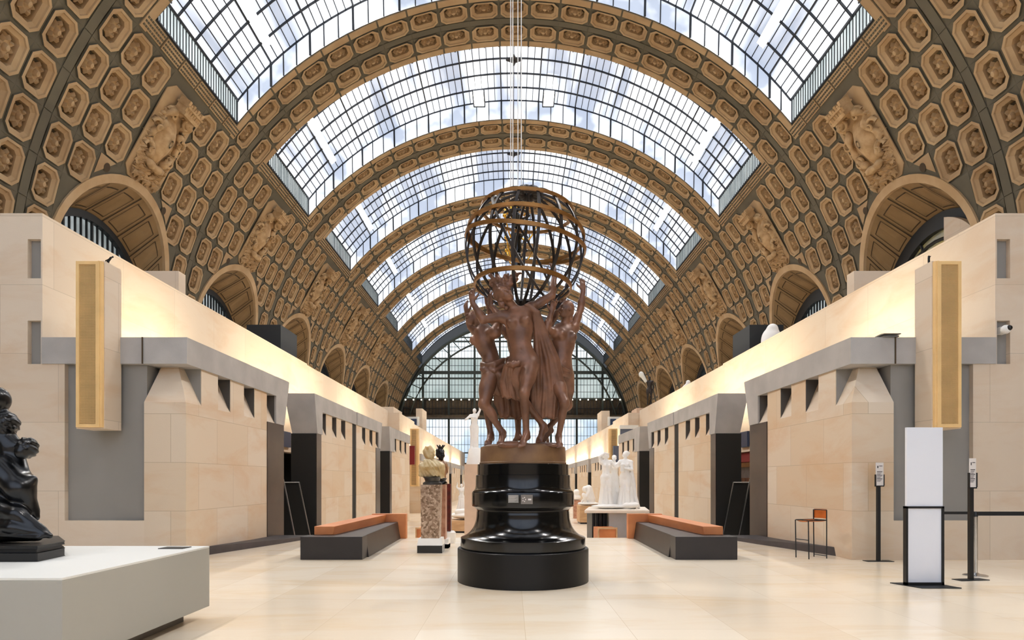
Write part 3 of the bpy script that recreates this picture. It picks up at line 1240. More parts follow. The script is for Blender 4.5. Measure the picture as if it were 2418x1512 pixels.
# ---- stone pavilions along both sides
PAV = [
    # y0, y1, slots, black near end, black far end, XP, ZT, vertical gap
    dict(y0=12.0, y1=17.1, slots=[(13.31, 13.9), (14.6, 15.2), (15.96, 16.5)], near='hood', far=1.14, xp=XP, zt=ZT),
    dict(y0=20.0, y1=29.6, slots=[(20.55, 21.05), (21.75, 22.3), (22.9, 23.5), (26.1, 26.7), (27.45, 28.05), (28.7, 29.2)], near='black', far=.9, xp=XP, zt=ZT, xb=7.08, gap=(24.5, 25.15)),
    dict(y0=32.0, y1=38.2, slots=[(33.2, 33.8), (34.8, 35.4), (36.4, 37.0)], near='black', far=0, xp=XP, zt=ZT, xb=7.3),
    dict(y0=46.5, y1=55.5, slots=[(47.6, 48.2), (49.2, 49.8), (50.8, 51.4), (52.4, 53.0)], near='', far=0, xp=6.8, zt=3.45),
    dict(y0=57.5, y1=67.5, slots=[(58.6, 59.2), (60.4, 61.0), (62.2, 62.8), (64, 64.6)], near='black', far=0, xp=6.8, zt=3.45),
    dict(y0=69.5, y1=82, slots=[(70.5, 71.2), (73, 73.7)], near='black', far=0, xp=6.8, zt=3.45),
    dict(y0=84, y1=99, slots=[(85.5, 86.2), (88, 88.7)], near='black', far=0, xp=6.8, zt=3.45),
]
pos_txt = ['nearest, with a hooded front corner', 'second, split by a narrow dark gap', 'third, just before the distant gilt grille',
           'first beyond the distant gilt grille', 'second beyond the distant gilt grille', 'third beyond the distant gilt grille', 'last before the end window']
for s in (-1, 1):
    side = 'left' if s < 0 else 'right'
    for pi_n, p in enumerate(PAV):
        y0, y1, xp, zt = p['y0'], p['y1'], p['xp'], p['zt']
        zl, zs = zt - .5, zt - 1.22
        xb = p.get('xb', 8.985 if y0 < 45 else 8.185)
        zb = 0.0 if y0 < 15 else LOW
        t = thing('gallery_pavilion', 'grey-topped stone pavilion on the %s, %s' % (side, pos_txt[pi_n]), 'pavilion', (s * (xp + xb) / 2, (y0 + y1) / 2, zb), 'stone pavilions along the hall')
        # solid body in pieces around the slots
        mb = MB()
        ya = y0
        if p['near'] == 'black':
            ya = y0 + .5
        yb = y1 - p['far']
        gaps = [p['gap']] if 'gap' in p else []
        if p['near'] == 'hood':
            zb_body = [(y0, yb)]
            # corner: lower body, hood above
            sb(mb, s, xp, 7.08, y0, y0 + .6, 0, zs)
            sb(mb, s, xp, 6.95, y0 + .6, 17.0, 0, zs)
            a, b = .36, .36
            mb.hexa([(s * xp, y0, zs), (s * 7.08, y0, zs), (s * 7.08, 12.6, zs), (s * xp, 12.6, zs)],
                    [(s * (xp + .34), y0 + .38, zl + .02), (s * 6.96, y0 + .38, zl + .02), (s * 6.96, 12.6, zl + .02), (s * (xp + .34), 12.6, zl + .02)])
            sb(mb, s, xp, 6.9, 12.6, 13.31, zs, zl + .02)
            sb(mb, s, 7.0, 9.0, 12.6, 17.0, zs, zl)
            mb.prism([(s * (xp + .012), zs + .01), (s * (xp + .012), zl), (s * (xp + .6), zl)], 'y', 12.585, 12.598, 3)
            cur = 13.31
        else:
            cur = ya
            segs = []
            if gaps:
                segs = [(ya, gaps[0][0]), (gaps[0][1], yb)]
            else:
                segs = [(ya, yb)]
            for c0, c1 in segs:
                sb(mb, s, xp, xb, c0, c1, zb, zs)
            sb(mb, s, xp + .76, max(xb, xp + .79), y0 + .1, y1 - .1, zs, zl)
            if gaps:
                sb(mb, s, xp + .8, xb, gaps[0][0], gaps[0][1], zb, zs)
            cur = ya if p['near'] != 'black' else ya
        ends = p['slots'][-1][1]
        for (a, b) in p['slots']:
            if a - cur > .02:
                c0 = cur
                if gaps and cur < gaps[0][0] < a:
                    sb(mb, s, xp, xp + .8, cur, gaps[0][0], zs, zl + .02)
                    c0 = gaps[0][1]
                sb(mb, s, xp, xp + .8, c0, a, zs, zl + .02)
            mb.hexa([(s * xp, a, zs), (s * (xp + .75), a, zs), (s * (xp + .75), b, zs), (s * xp, b, zs)],
                    [(s * (xp + .3), a, zl - .12), (s * (xp + .75), a, zl - .12), (s * (xp + .75), b, zl - .12), (s * (xp + .3), b, zl - .12)], 1)
            sb(mb, s, xp + .31, xp + .33, a, b, zl - .12, zl, 2)  # dark plate added in place of the shade deep in the slot
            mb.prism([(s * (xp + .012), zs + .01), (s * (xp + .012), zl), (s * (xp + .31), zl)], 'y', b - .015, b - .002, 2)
            cur = b
        if yb > cur and p['far'] == 0:
            sb(mb, s, xp, xp + .8, cur, y1, zs, zl + .02)
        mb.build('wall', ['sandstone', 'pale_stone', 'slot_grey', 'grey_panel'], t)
        # lintel
        mb = MB()
        e = .035
        lx = xp - e
        la_ = p['slots'][0][0] if p['near'] == 'black' else y0
        lb_ = ends if p['far'] else y1
        if p['near'] == 'hood':
            sb(mb, s, lx, 9.0, y0 - .03, y0 + .55, zl, zt)
            sb(mb, s, lx, 8.985, y0 + .55, ends, zl, zt)
            sb(mb, s, 7.4, 8.985, ends, y1, zl, zt)
            mb.box(s * 7.08, s * 7.1, y0 - .05, y0 - .03, zl, zt, 1)
        else:
            if gaps:
                sb(mb, s, lx, xb, la_, gaps[0][0], zl, zt)
                sb(mb, s, lx, xb, gaps[0][1], lb_, zl, zt)
                sb(mb, s, lx + .02, xb, gaps[0][0], gaps[0][1], zl, zt)
            else:
                sb(mb, s, lx, xb, la_, lb_, zl, zt)
        if p['far'] or p['near'] == 'hood':
            mb.hexa([(s * lx, ends, zs), (s * 7.4, ends, zs), (s * 7.4, y1, zs), (s * lx, y1, zs)],
                    [(s * lx, ends, zt + .002), (s * 7.4, ends, zt + .002), (s * 7.4, y1 + .38, zt + .002), (s * lx, y1 + .38, zt + .002)])
        if p['near'] == 'black':
            a = p['slots'][0][0]
            mb.hexa([(s * lx, y0, zs), (s * (7.05), y0, zs), (s * 7.05, a, zs), (s * lx, a, zs)],
                    [(s * lx, y0 - .3, zt + .002), (s * 7.2, y0 - .3, zt + .002), (s * 7.2, a, zt + .002), (s * lx, a, zt + .002)])
        mb.build('lintel', ['grey_lintel', 'soffit_line'], t)
        # dark bronze piers at the openings
        if p['far']:
            mb = MB()
            sb(mb, s, xp - .02, xp + .7, y1 - p['far'], y1, zb, zs)
            mb.build('door_pier', 'brown_panel', t)
        if p['near'] == 'black':
            mb = MB()
            sb(mb, s, xp - .01, xp + .72, y0, ya, zb, zs)
            mb.build('door_pier', 'brown_panel', t)
            mb = MB()
            sb(mb, s, xp + .01, xb, y0 - .02, y0, zb, zs)
            o = mb.build('door_panel', 'black_matt', t)
        if gaps:
            mb = MB()
            sb(mb, s, xp + .03, xp + .09, gaps[0][0], gaps[0][1], zb, zl)
            mb.build('gap_panel', 'black_matt', t)
        # wall washer along the roof edge
        ws = 2.2 if pi_n == 0 else .5
        wx = 7.6 if pi_n == 0 else (xp + .75)
        L_ = y1 - y0 - .5 - ws
        f = thing('wall_washer', 'roof light trough, %s pavilion: %s' % (side, pos_txt[pi_n]), 'lamp', (s * (wx - .1), (y0 + ws + y1 - .5) / 2, zt), 'wall washers on the pavilion roofs')
        mb = MB()
        sb(mb, s, wx - .2, wx, y0 + ws, y1 - .5, zt + .002, zt + .1)
        mb.build('lamp_housing', 'steel', f)
        la = bpy.data.lights.new('wall_washer_light', 'AREA')
        la.shape = 'RECTANGLE'
        la.size = L_
        la.size_y = .12
        la.energy = UPLIGHT * L_
        la.color = (1, .83, .58)
        lo = bpy.data.objects.new('light', la)
        COL.objects.link(lo)
        lo.parent = f
        lo.location = (0, 0, .13)
        d = Vector((s * 1.1, 0, 1.0)).normalized()
        zax = -d
        xax = Vector((0, 1, 0))
        yax = zax.cross(xax)
        lo.rotation_euler = Matrix((xax, yax, zax)).transposed().to_euler()

# chapel stair cheeks with steel handrails between the first two pavilions
for s in (-1, 1):
    side = 'left' if s < 0 else 'right'
    for q, (yy, xa, za, xb, zb) in enumerate(((19.3, 6.14, LOW, 6.62, 1.42), (17.65, 6.02, LOW, 6.5, 1.5))):
        t = thing('handrail', 'thin steel rail on a black stair cheek, %s of the %s opening' % ('far side' if q == 0 else 'near side', side), 'handrail', (s * 6.5, yy, LOW), 'stair handrails between the pavilions')
        mb = MB()
        mb.hexa([(s * xa, yy, LOW), (s * 8.9, yy, LOW), (s * 8.9, yy + .08, LOW), (s * xa, yy + .08, LOW)],
                [(s * xb, yy, zb), (s * 8.9, yy, zb), (s * 8.9, yy + .08, zb), (s * xb, yy + .08, zb)])
        mb.build('cheek', 'black_matt', t)
        mb = MB()
        mb.tube([(s * (xa - .03), yy - .02, LOW), (s * (xb - .03), yy - .02, zb + .02), (s * 8.9, yy - .02, zb + .02)], .022, 6)
        mb.build('rail', 'steel', t)

# painting and red wall seen through the right-hand opening
mb = MB()
mb.box(9.1, 9.3, 22.8, 27.2, 2.22, 2.6)
tag(mb.build('wall_panel', 'wall_red', origin=(9.2, 25, 2.22)), 'dark red panel above the framed painting in the right opening', 'panel')
t = thing('framed_painting', 'large dark gilt-framed painting of figures behind the right opening', 'painting', (9.2, 25, .5))
mb = MB()
mb.box(9.06, 9.3, 22.8, 27.2, 2.02, 2.2)
mb.box(9.06, 9.3, 22.8, 27.2, .4, .55)
mb.box(9.06, 9.3, 22.8, 22.95, .55, 2.02)
mb.box(9.06, 9.3, 27.05, 27.2, .55, 2.02)
mb.build('frame', 'bronze_gold', t)
mb = MB()
mb.box(9.15, 9.3, 22.95, 27.05, .55, 1.6, 0)
mb.box(9.15, 9.3, 22.95, 27.05, 1.6, 2.02, 1)
mb.build('canvas', ['painting_dark', 'painting_grey'], t)
for s in (-1, 1):
    mb = MB()
    sb(mb, s, 8.9, 8.99, 24.4, 25.2, 2.8, 3.4)
    tag(mb.build('wall_screen', 'screen_blue', origin=(s * 8.95, 24.8, 2.8)), 'small dark blue screen high in the %s opening between pavilions' % ('left' if s < 0 else 'right'), 'screen')

# ---- gilt sound grilles
def grille(s, x0, x1, yf, depth, z0, z1, label, side_mat='pale_stone'):
    """x0<x1 distance from the axis of the gilt face, stone box continues inwards"""
    t = thing('gilt_grille_box', label, 'grille', (s * (x0 + x1) / 2, yf + depth / 2, z0), 'gilt grille boxes on the walls')
    xi = x0 - .02
    mb = MB()
    sb(mb, s, xi, x1 + .03, yf + .02, yf + depth, z0 - .02, z1 + .02)
    mb.build('box', side_mat, t)
    mb = MB()
    e = .055 * (x1 - x0) / .45
    y0, y1 = yf - .04, yf + .02
    for a, b, c, d in ((x0, x0 + e * 2, z0, z1), (x1 - e, x1, z0, z1), (x0 + e * 2, x1 - e, z0, z0 + e), (x0 + e * 2, x1 - e, z1 - e, z1)):
        sb(mb, s, a, b, y0, y1, c, d)
    sb(mb, s, x0 + e * .6, x0 + e * 1.1, y0 - .015, y0, z0, z1)
    mb.build('frame', 'gilt', t)
    mb = MB()
    sb(mb, s, x0 + e, x1 - e, yf - .005, yf + .02, z0 + e, z1 - e)
    mb.build('backing', 'gilt_dark', t)
    mb = MB()
    nx = 14
    nz = int((z1 - z0) / ((x1 - x0) / 16))
    xa, xb_ = x0 + 2 * e, x1 - e
    if yf > 30:
        nx, nz = 8, nz // 2
    for i in range(nx + 1):
        x = xa + (xb_ - xa) * i / nx
        w_ = (xb_ - xa) / nx * .19
        sb(mb, s, x - w_, x + w_, yf - .025, yf - .006, z0 + e, z1 - e)
    for i in range(nz + 1):
        z = z0 + e + (z1 - z0 - 2 * e) * i / nz
        h_ = (z1 - z0) / nz * .19
        sb(mb, s, xa, xb_, yf - .025, yf - .006, z - h_, z + h_)
    mb.build('lattice', 'gilt', t)
    return t


grille(-1, 7.53, 8.0, 11.5, .5, 2.46, 5.46, 'tall gilt perforated grille hanging on the left wall near the dark statue')
grille(1, 7.5, 7.98, 11.5, .5, 2.46, 5.46, 'tall gilt perforated grille hanging on the right wall above the white sign')
grille(-1, 6.78, 7.32, 45.0, .6, 1.1, 5.15, 'distant gilt grille beyond the third left pavilion', 'gilt')
grille(1, 6.78, 7.32, 45.0, .6, 1.1, 5.15, 'distant gilt grille beyond the third right pavilion', 'gilt')

for s in (-1, 1):
    mb = MB()
    sb(mb, s, 6.9, 7.4, 44.0, 44.3, 2.6, 3.9)
    tag(mb.build('banner', 'wall_red' if s < 0 else 'blue_grey', origin=(s * 7.1, 44, 2.6)), ('dark red' if s < 0 else 'dark blue') + ' banner hanging beside the distant gilt grille', 'banner')

# terrace blocks far away and kiosks
blocks = [(-8.6, 9.2, 60, 63, 6.16, 8.3, 'pale_stone', 'pale stone block standing up from the far left terrace'),
          (-9.65, 10.6, 53, 55, 6.31, 7.4, 'pale_stone', 'low pale stone block on the left terrace near the wall end'),
          (-8.9, 10.2, 47, 49, 6.36, 6.95, 'pale_stone', 'flat pale stone block on the left terrace at the wall end'),
          (8.6, 9.4, 62, 65, 6.16, 8.3, 'pale_stone', 'tall pale stone block on the far right terrace'),
          (8.9, 10.9, 46, 48, 6.36, 6.75, 'wood_pink', 'low pinkish block on the right terrace beside the blue panel')]
for x0, x1, y0, y1, z0, z1, m_, lb in blocks:
    s = 1 if x0 > 0 else -1
    mb = MB()
    sb(mb, s, abs(x0), x1, y0, y1, z0, z1)
    o = mb.build('terrace_block', m_, origin=(s * (abs(x0) + x1) / 2, y0, z0))
    tag(o, lb, 'block')
for s in (-1, 1):
    t = thing('exhibit_panel', 'white framed dark display panel on the far %s terrace' % ('left' if s < 0 else 'right'), 'display', (s * 9, 52, 6.2))
    mb = MB()
    sb(mb, s, 8.3, 10.0, 55.8, 56.0, 6.31, 7.1)
    mb.build('board', 'plinth_top', t)
    mb = MB()
    sb(mb, s, 8.5, 9.0, 55.7, 55.8, 6.36, 6.9)
    mb.build('screen', 'screen_blue', t)
    mb = MB()
    sb(mb, s, 9.78, 11.2, 26.5, 28.5, 6.31, 8.0)
    o = mb.build('projection_box', 'iron', origin=(s * 10.4, 27, 6.3))
    tag(o, 'dark box on the terrace under the third arch on the %s' % ('left' if s < 0 else 'right'), 'box')
mb = MB()
mb.box(7.25, 8.4, 43.2, 43.4, 4.2, 5.0)
tag(mb.build('blue_panel', 'blue_grey', origin=(7.8, 43.3, 4.2)), 'blue grey panel on the right roof above the third pavilion', 'panel')
mb = MB()
mb.box(7.2, 8.45, 43.1, 43.5, 5.0, 5.25)
tag(mb.build('white_canopy', 'plinth_top', origin=(7.8, 43.3, 5.0)), 'white slab capping the blue grey panel on the right roof', 'canopy')

# security camera on the right facade, floodlight on the right lintel
t = thing('security_camera', 'white dome security camera on the right facade inset', 'camera', (9.15, 11.95, 4.32))
mb = MB()
mb.box(9.08, 9.2, 11.98, 12.1, 4.27, 4.4)
mb.build('mount', 'camera_white', t)
mb = MB()
mb.sphere((9.12, 11.9, 4.33), .085, 16)
mb.build('housing', 'camera_white', t, smooth=True)
mb = MB()
mb.sphere((9.14, 11.84, 4.345), .052, 14)
mb.build('dome', 'black_gloss', t, smooth=True)

t = thing('lintel_spotlight', 'small grey floodlight on top of the right lintel', 'lamp', (7.0, 12.0, 4.2))
mb = MB()
mb.box(6.86, 7.14, 11.93, 12.13, 4.2, 4.225)
mb.box(6.96, 7.04, 11.98, 12.08, 4.225, 4.25)
mb.build('bracket', 'steel', t)
mb = MB()
mb.prism([(11.9, 4.245), (12.2, 4.245), (12.2, 4.262), (12.0, 4.27), (11.9, 4.26)], 'x', 6.84, 7.16)
mb.build('housing', 'lamp_shade', t)

# ================================================================== sculpting: smooth distance fields meshed with surface nets
class Sculpt:
    def __init__(self, voxel):
        self.vx = voxel
        self.pr = []

    def cone(self, p, q, r1, r2=None, k=.03, neg=False, disp=None):
        r2 = r1 if r2 is None else r2
        self.pr.append(('c', Vector(p), Vector(q), r1, r2, k, neg, disp))
        return self

    def ell(self, c, rad, axes=None, k=.03, neg=False, disp=None):
        self.pr.append(('e', Vector(c), rad, axes or (Vector((1, 0, 0)), Vector((0, 1, 0)), Vector((0, 0, 1))), k, neg, disp))
        return self

    def ball(self, c, r, k=.03, neg=False):
        return self.ell(c, (r, r, r), None, k, neg)

    def chain(self, pts, rs, k=.03, disp=None):
        for i in range(len(pts) - 1):
            self.cone(pts[i], pts[i + 1], rs[i], rs[i + 1], k, False, disp)
        return self

    def mesh(self):
        lo = np.array([1e9] * 3)
        hi = -lo
        bb = []
        for p in self.pr:
            if p[0] == 'c':
                a, b, r = np.array(p[1]), np.array(p[2]), max(p[3], p[4]) + .01
                l, h = np.minimum(a, b) - r, np.maximum(a, b) + r
            else:
                r = max(p[2])
                l, h = np.array(p[1]) - r, np.array(p[1]) + r
            bb.append((l, h))
            neg = p[6] if p[0] == 'c' else p[5]
            if not neg:
                lo, hi = np.minimum(lo, l), np.maximum(hi, h)
        vx = self.vx
        lo = lo - 3 * vx
        n = np.ceil((hi - lo) / vx).astype(int) + 4
        D = np.full(n, .2, dtype=np.float32)
        ax = [lo[i] + vx * np.arange(n[i]) for i in range(3)]
        for p, (l, h) in zip(self.pr, bb):
            k = p[5] if p[0] == 'c' else p[4]
            neg = p[6] if p[0] == 'c' else p[5]
            disp = p[-1]
            mg = max(.05, k * 1.3)
            i0 = np.clip(np.floor((l - mg - lo) / vx).astype(int), 0, n - 1)
            i1 = np.clip(np.ceil((h + mg - lo) / vx).astype(int) + 1, 1, n)
            if np.any(i1 <= i0):
                continue
            X, Y, Z = np.meshgrid(ax[0][i0[0]:i1[0]], ax[1][i0[1]:i1[1]], ax[2][i0[2]:i1[2]], indexing='ij')
            if p[0] == 'c':
                a, b = np.array(p[1]), np.array(p[2])
                ab = b - a
                L2 = max(float(ab @ ab), 1e-9)
                t = np.clip(((X - a[0]) * ab[0] + (Y - a[1]) * ab[1] + (Z - a[2]) * ab[2]) / L2, 0, 1)
                d = np.sqrt((X - a[0] - t * ab[0]) ** 2 + (Y - a[1] - t * ab[1]) ** 2 + (Z - a[2] - t * ab[2]) ** 2) - (p[3] + (p[4] - p[3]) * t)
            else:
                c = p[1]
                x, y, z = X - c[0], Y - c[1], Z - c[2]
                q = []
                for axv, rr in zip(p[3], p[2]):
                    q.append((x * axv[0] + y * axv[1] + z * axv[2], rr))
                k0 = np.sqrt(sum((u / rr) ** 2 for u, rr in q))
                k1 = np.sqrt(sum((u / (rr * rr)) ** 2 for u, rr in q)) + 1e-6
                d = k0 * (k0 - 1) / k1
            if disp is not None:
                d = d + disp(X, Y, Z)
            S_ = D[i0[0]:i1[0], i0[1]:i1[1], i0[2]:i1[2]]
            if neg:
                d = -d
                hh = np.maximum(k - np.abs(S_ - d), 0) / k
                S_[...] = np.maximum(S_, d) + hh * hh * k * .25
            else:
                hh = np.maximum(k - np.abs(S_ - d), 0) / k
                S_[...] = np.minimum(S_, d) - hh * hh * k * .25
        return surface_nets(D, lo, vx)

    def build(self, name, m_, parent=None, origin=None, cut=None):
        V, Q = self.mesh()
        off = Vector((0, 0, 0))
        me = bpy.data.meshes.new(name)
        o = bpy.data.objects.new(name, me)
        if parent is not None:
            off = world_loc(parent)
        elif origin is not None:
            off = Vector(origin)
            o.location = off
        V = V - np.array(off)
        me.from_pydata(V.tolist(), [], Q.tolist())
        me.materials.append(M[m_])
        me.polygons.foreach_set('use_smooth', [True] * len(me.polygons))
        me.update()
        COL.objects.link(o)
        if parent is not None:
            o.parent = parent
        return o


def surface_nets(D, lo, vx):
    sgn = D < 0
    n = D.shape
    cs = [(i, j, k) for i in (0, 1) for j in (0, 1) for k in (0, 1)]

    def sh(A, c):
        return A[c[0]:n[0] - 1 + c[0], c[1]:n[1] - 1 + c[1], c[2]:n[2] - 1 + c[2]]
    cnt = sum(sh(sgn, c).astype(np.int8) for c in cs)
    act = (cnt > 0) & (cnt < 8)
    idx = -np.ones(act.shape, dtype=np.int64)
    ii = np.argwhere(act)
    idx[act] = np.arange(len(ii))
    acc = np.zeros((len(ii), 3))
    num = np.zeros(len(ii))
    vals = {c: D[ii[:, 0] + c[0], ii[:, 1] + c[1], ii[:, 2] + c[2]] for c in cs}
    for c in cs:
        for a in range(3):
            if c[a] == 0:
                e = list(c)
                e[a] = 1
                e = tuple(e)
                v0, v1 = vals[c], vals[e]
                m = (v0 < 0) != (v1 < 0)
                t = np.where(m, v0 / np.where(m, v0 - v1, 1), 0)
                p = np.array(c, float)[None, :].repeat(len(ii), 0)
                p[:, a] += t
                acc[m] += p[m]
                num[m] += 1
    V = (ii + acc / num[:, None]) * vx + lo
    quads = []
    for a in range(3):
        b, c = (a + 1) % 3, (a + 2) % 3
        s0 = [slice(None)] * 3
        s1 = [slice(None)] * 3
        s0[a] = slice(0, n[a] - 1)
        s1[a] = slice(1, n[a])
        ch = sgn[tuple(s0)] != sgn[tuple(s1)]
        P_ = np.argwhere(ch)
        P_ = P_[(P_[:, b] > 0) & (P_[:, c] > 0) & (P_[:, b] < n[b] - 1) & (P_[:, c] < n[c] - 1)]
        if not len(P_):
            continue
        ins = sgn[P_[:, 0], P_[:, 1], P_[:, 2]]

        def at(db, dc):
            q = P_.copy()
            q[:, b] += db
            q[:, c] += dc
            return idx[q[:, 0], q[:, 1], q[:, 2]]
        q = np.stack([at(-1, -1), at(0, -1), at(0, 0), at(-1, 0)], 1)
        q = np.where(ins[:, None], q, q[:, ::-1])
        quads.append(q)
    return V, np.concatenate(quads)


def nrm(v):
    return Vector(v).normalized()


def orth(f, u):
    """side and exact up from face direction f and rough up u"""
    f = nrm(f)
    sd = f.cross(Vector(u)).normalized()
    return f, sd, sd.cross(f).normalized()


def head(B, c, f, u, S_, hair='bun', rnd=1):
    f, sd, up = orth(f, u)
    c = Vector(c)
    A = (sd, f, up)

    def L(a, b, d):
        return c + (sd * a + f * b + up * d) * S_
    B.ell(L(0, -.008, .02), (.074 * S_, .092 * S_, .098 * S_), A, .02)
    B.ell(L(0, .028, -.035), (.058 * S_, .062 * S_, .078 * S_), A, .02)
    B.ell(L(0, .05, -.092), (.028 * S_, .03 * S_, .022 * S_), A, .025)
    B.cone(L(0, .088, .012), L(0, .113, -.034), .009 * S_, .014 * S_, .012)
    B.cone(L(-.035, .078, .026), L(.035, .078, .026), .012 * S_, .012 * S_, .015)
    for q in (-1, 1):
        B.ball(L(q * .031, .094, .004), .015 * S_, .012, True)
        B.ball(L(q * .030, .078, .003), .0125 * S_, .004)
        B.ell(L(q * .04, .06, -.035), (.02 * S_, .025 * S_, .022 * S_), A, .02)
        B.ell(L(q * .076, -.01, -.008), (.012 * S_, .018 * S_, .028 * S_), A, .008)
    B.ell(L(0, .092, -.06), (.021 * S_, .012 * S_, .007 * S_), A, .006)
    B.ell(L(0, .09, -.071), (.018 * S_, .012 * S_, .007 * S_), A, .006)
    wav = lambda fq, am: (lambda X, Y, Z: am * np.sin(fq * X + 2 * np.sin(fq * .4 * Z)) * np.sin(fq * Z + 1.3 * np.sin(fq * .5 * Y)))
    hd = wav(95 / S_, .010 * S_)
    if hair in ('bun', 'curl', 'long', 'flow'):
        B.ell(L(0, -.042, .045), (.086 * S_, .082 * S_, .085 * S_), A, .012, False, hd)
        B.ell(L(0, -.05, -.005), (.084 * S_, .07 * S_, .07 * S_), A, .015, False, hd)
    if hair == 'bun':
        B.ell(L(0, -.125, .03), (.045 * S_, .045 * S_, .045 * S_), A, .015, False, hd)
    if hair == 'long':
        B.cone(L(0, -.08, -.02), L(0, -.10, -.24), .06 * S_, .035 * S_, .03, False, hd)
    if hair == 'bald':
        B.cone(L(0, -.08, -.01), L(.02, -.11, -.25), .022 * S_, .016 * S_, .02, False, hd)
    return L


def hand(B, w, d, n, S_, curl=.35, spread=.3, thumb=1):
    """w wrist, d finger direction, n palm normal"""
    w = Vector(w)
    d = nrm(d)
    sd = d.cross(Vector(n)).normalized()
    n = sd.cross(d).normalized()
    pc = w + d * .05 * S_
    B.ell(pc, (.04 * S_, .052 * S_, .017 * S_), (sd, d, n), .02)
    B.cone(w - d * .02 * S_, w + d * .03 * S_, .024 * S_, .026 * S_, .02)
    for i, (o, L_) in enumerate(((-.030, .068), (-.010, .082), (.011, .078), (.030, .06))):
        b = w + d * .088 * S_ + sd * o * S_
        dd = (d + sd * o * 12 * spread).normalized()
        m_ = b + (dd * cos(curl * .6) + n * sin(curl * .6)) * L_ * .5 * S_
        e = m_ + (dd * cos(curl * 1.7) + n * sin(curl * 1.7)) * L_ * .5 * S_
        B.cone(b - dd * .02 * S_, m_, .0105 * S_, .0095 * S_, .006)
        B.cone(m_, e, .0095 * S_, .0075 * S_, .004)
    b = w + d * .03 * S_ - sd * thumb * .034 * S_
    m_ = b + (d * .6 - sd * thumb * .8 + n * .25).normalized() * .042 * S_
    e = m_ + (d * .9 - sd * thumb * .35 + n * .3).normalized() * .034 * S_
    B.cone(b, m_, .015 * S_, .012 * S_, .012)
    B.cone(m_, e, .012 * S_, .009 * S_, .006)


def foot(B, a, t, S_):
    a, t = Vector(a), Vector(t)
    d = t - a
    dh = Vector((d.x, d.y, 0))
    dh = dh.normalized() if dh.length > 1e-3 else Vector((0, -1, 0))
    sd = Vector((-dh.y, dh.x, 0))
    heel = a - d.normalized() * .0 + Vector((0, 0, -.035 * S_)) - dh * .03 * S_
    ball = t + (a - t) * .28
    B.ball(heel, .033 * S_, .03)
    B.cone(a, ball, .038 * S_, .028 * S_, .03)
    B.cone(heel, ball, .026 * S_, .022 * S_, .03)
    B.ell(ball, (.034 * S_, .04 * S_, .02 * S_), (sd, nrm(d), sd.cross(nrm(d))), .02)
    for i in range(5):
        o = (-.032 + .016 * i) * S_
        q = ball + sd * o
        B.cone(q, q + nrm(d) * (.062 - .006 * i) * S_ + Vector((0, 0, -.006)), (.012 if i else .015) * S_, .009 * S_, .008)


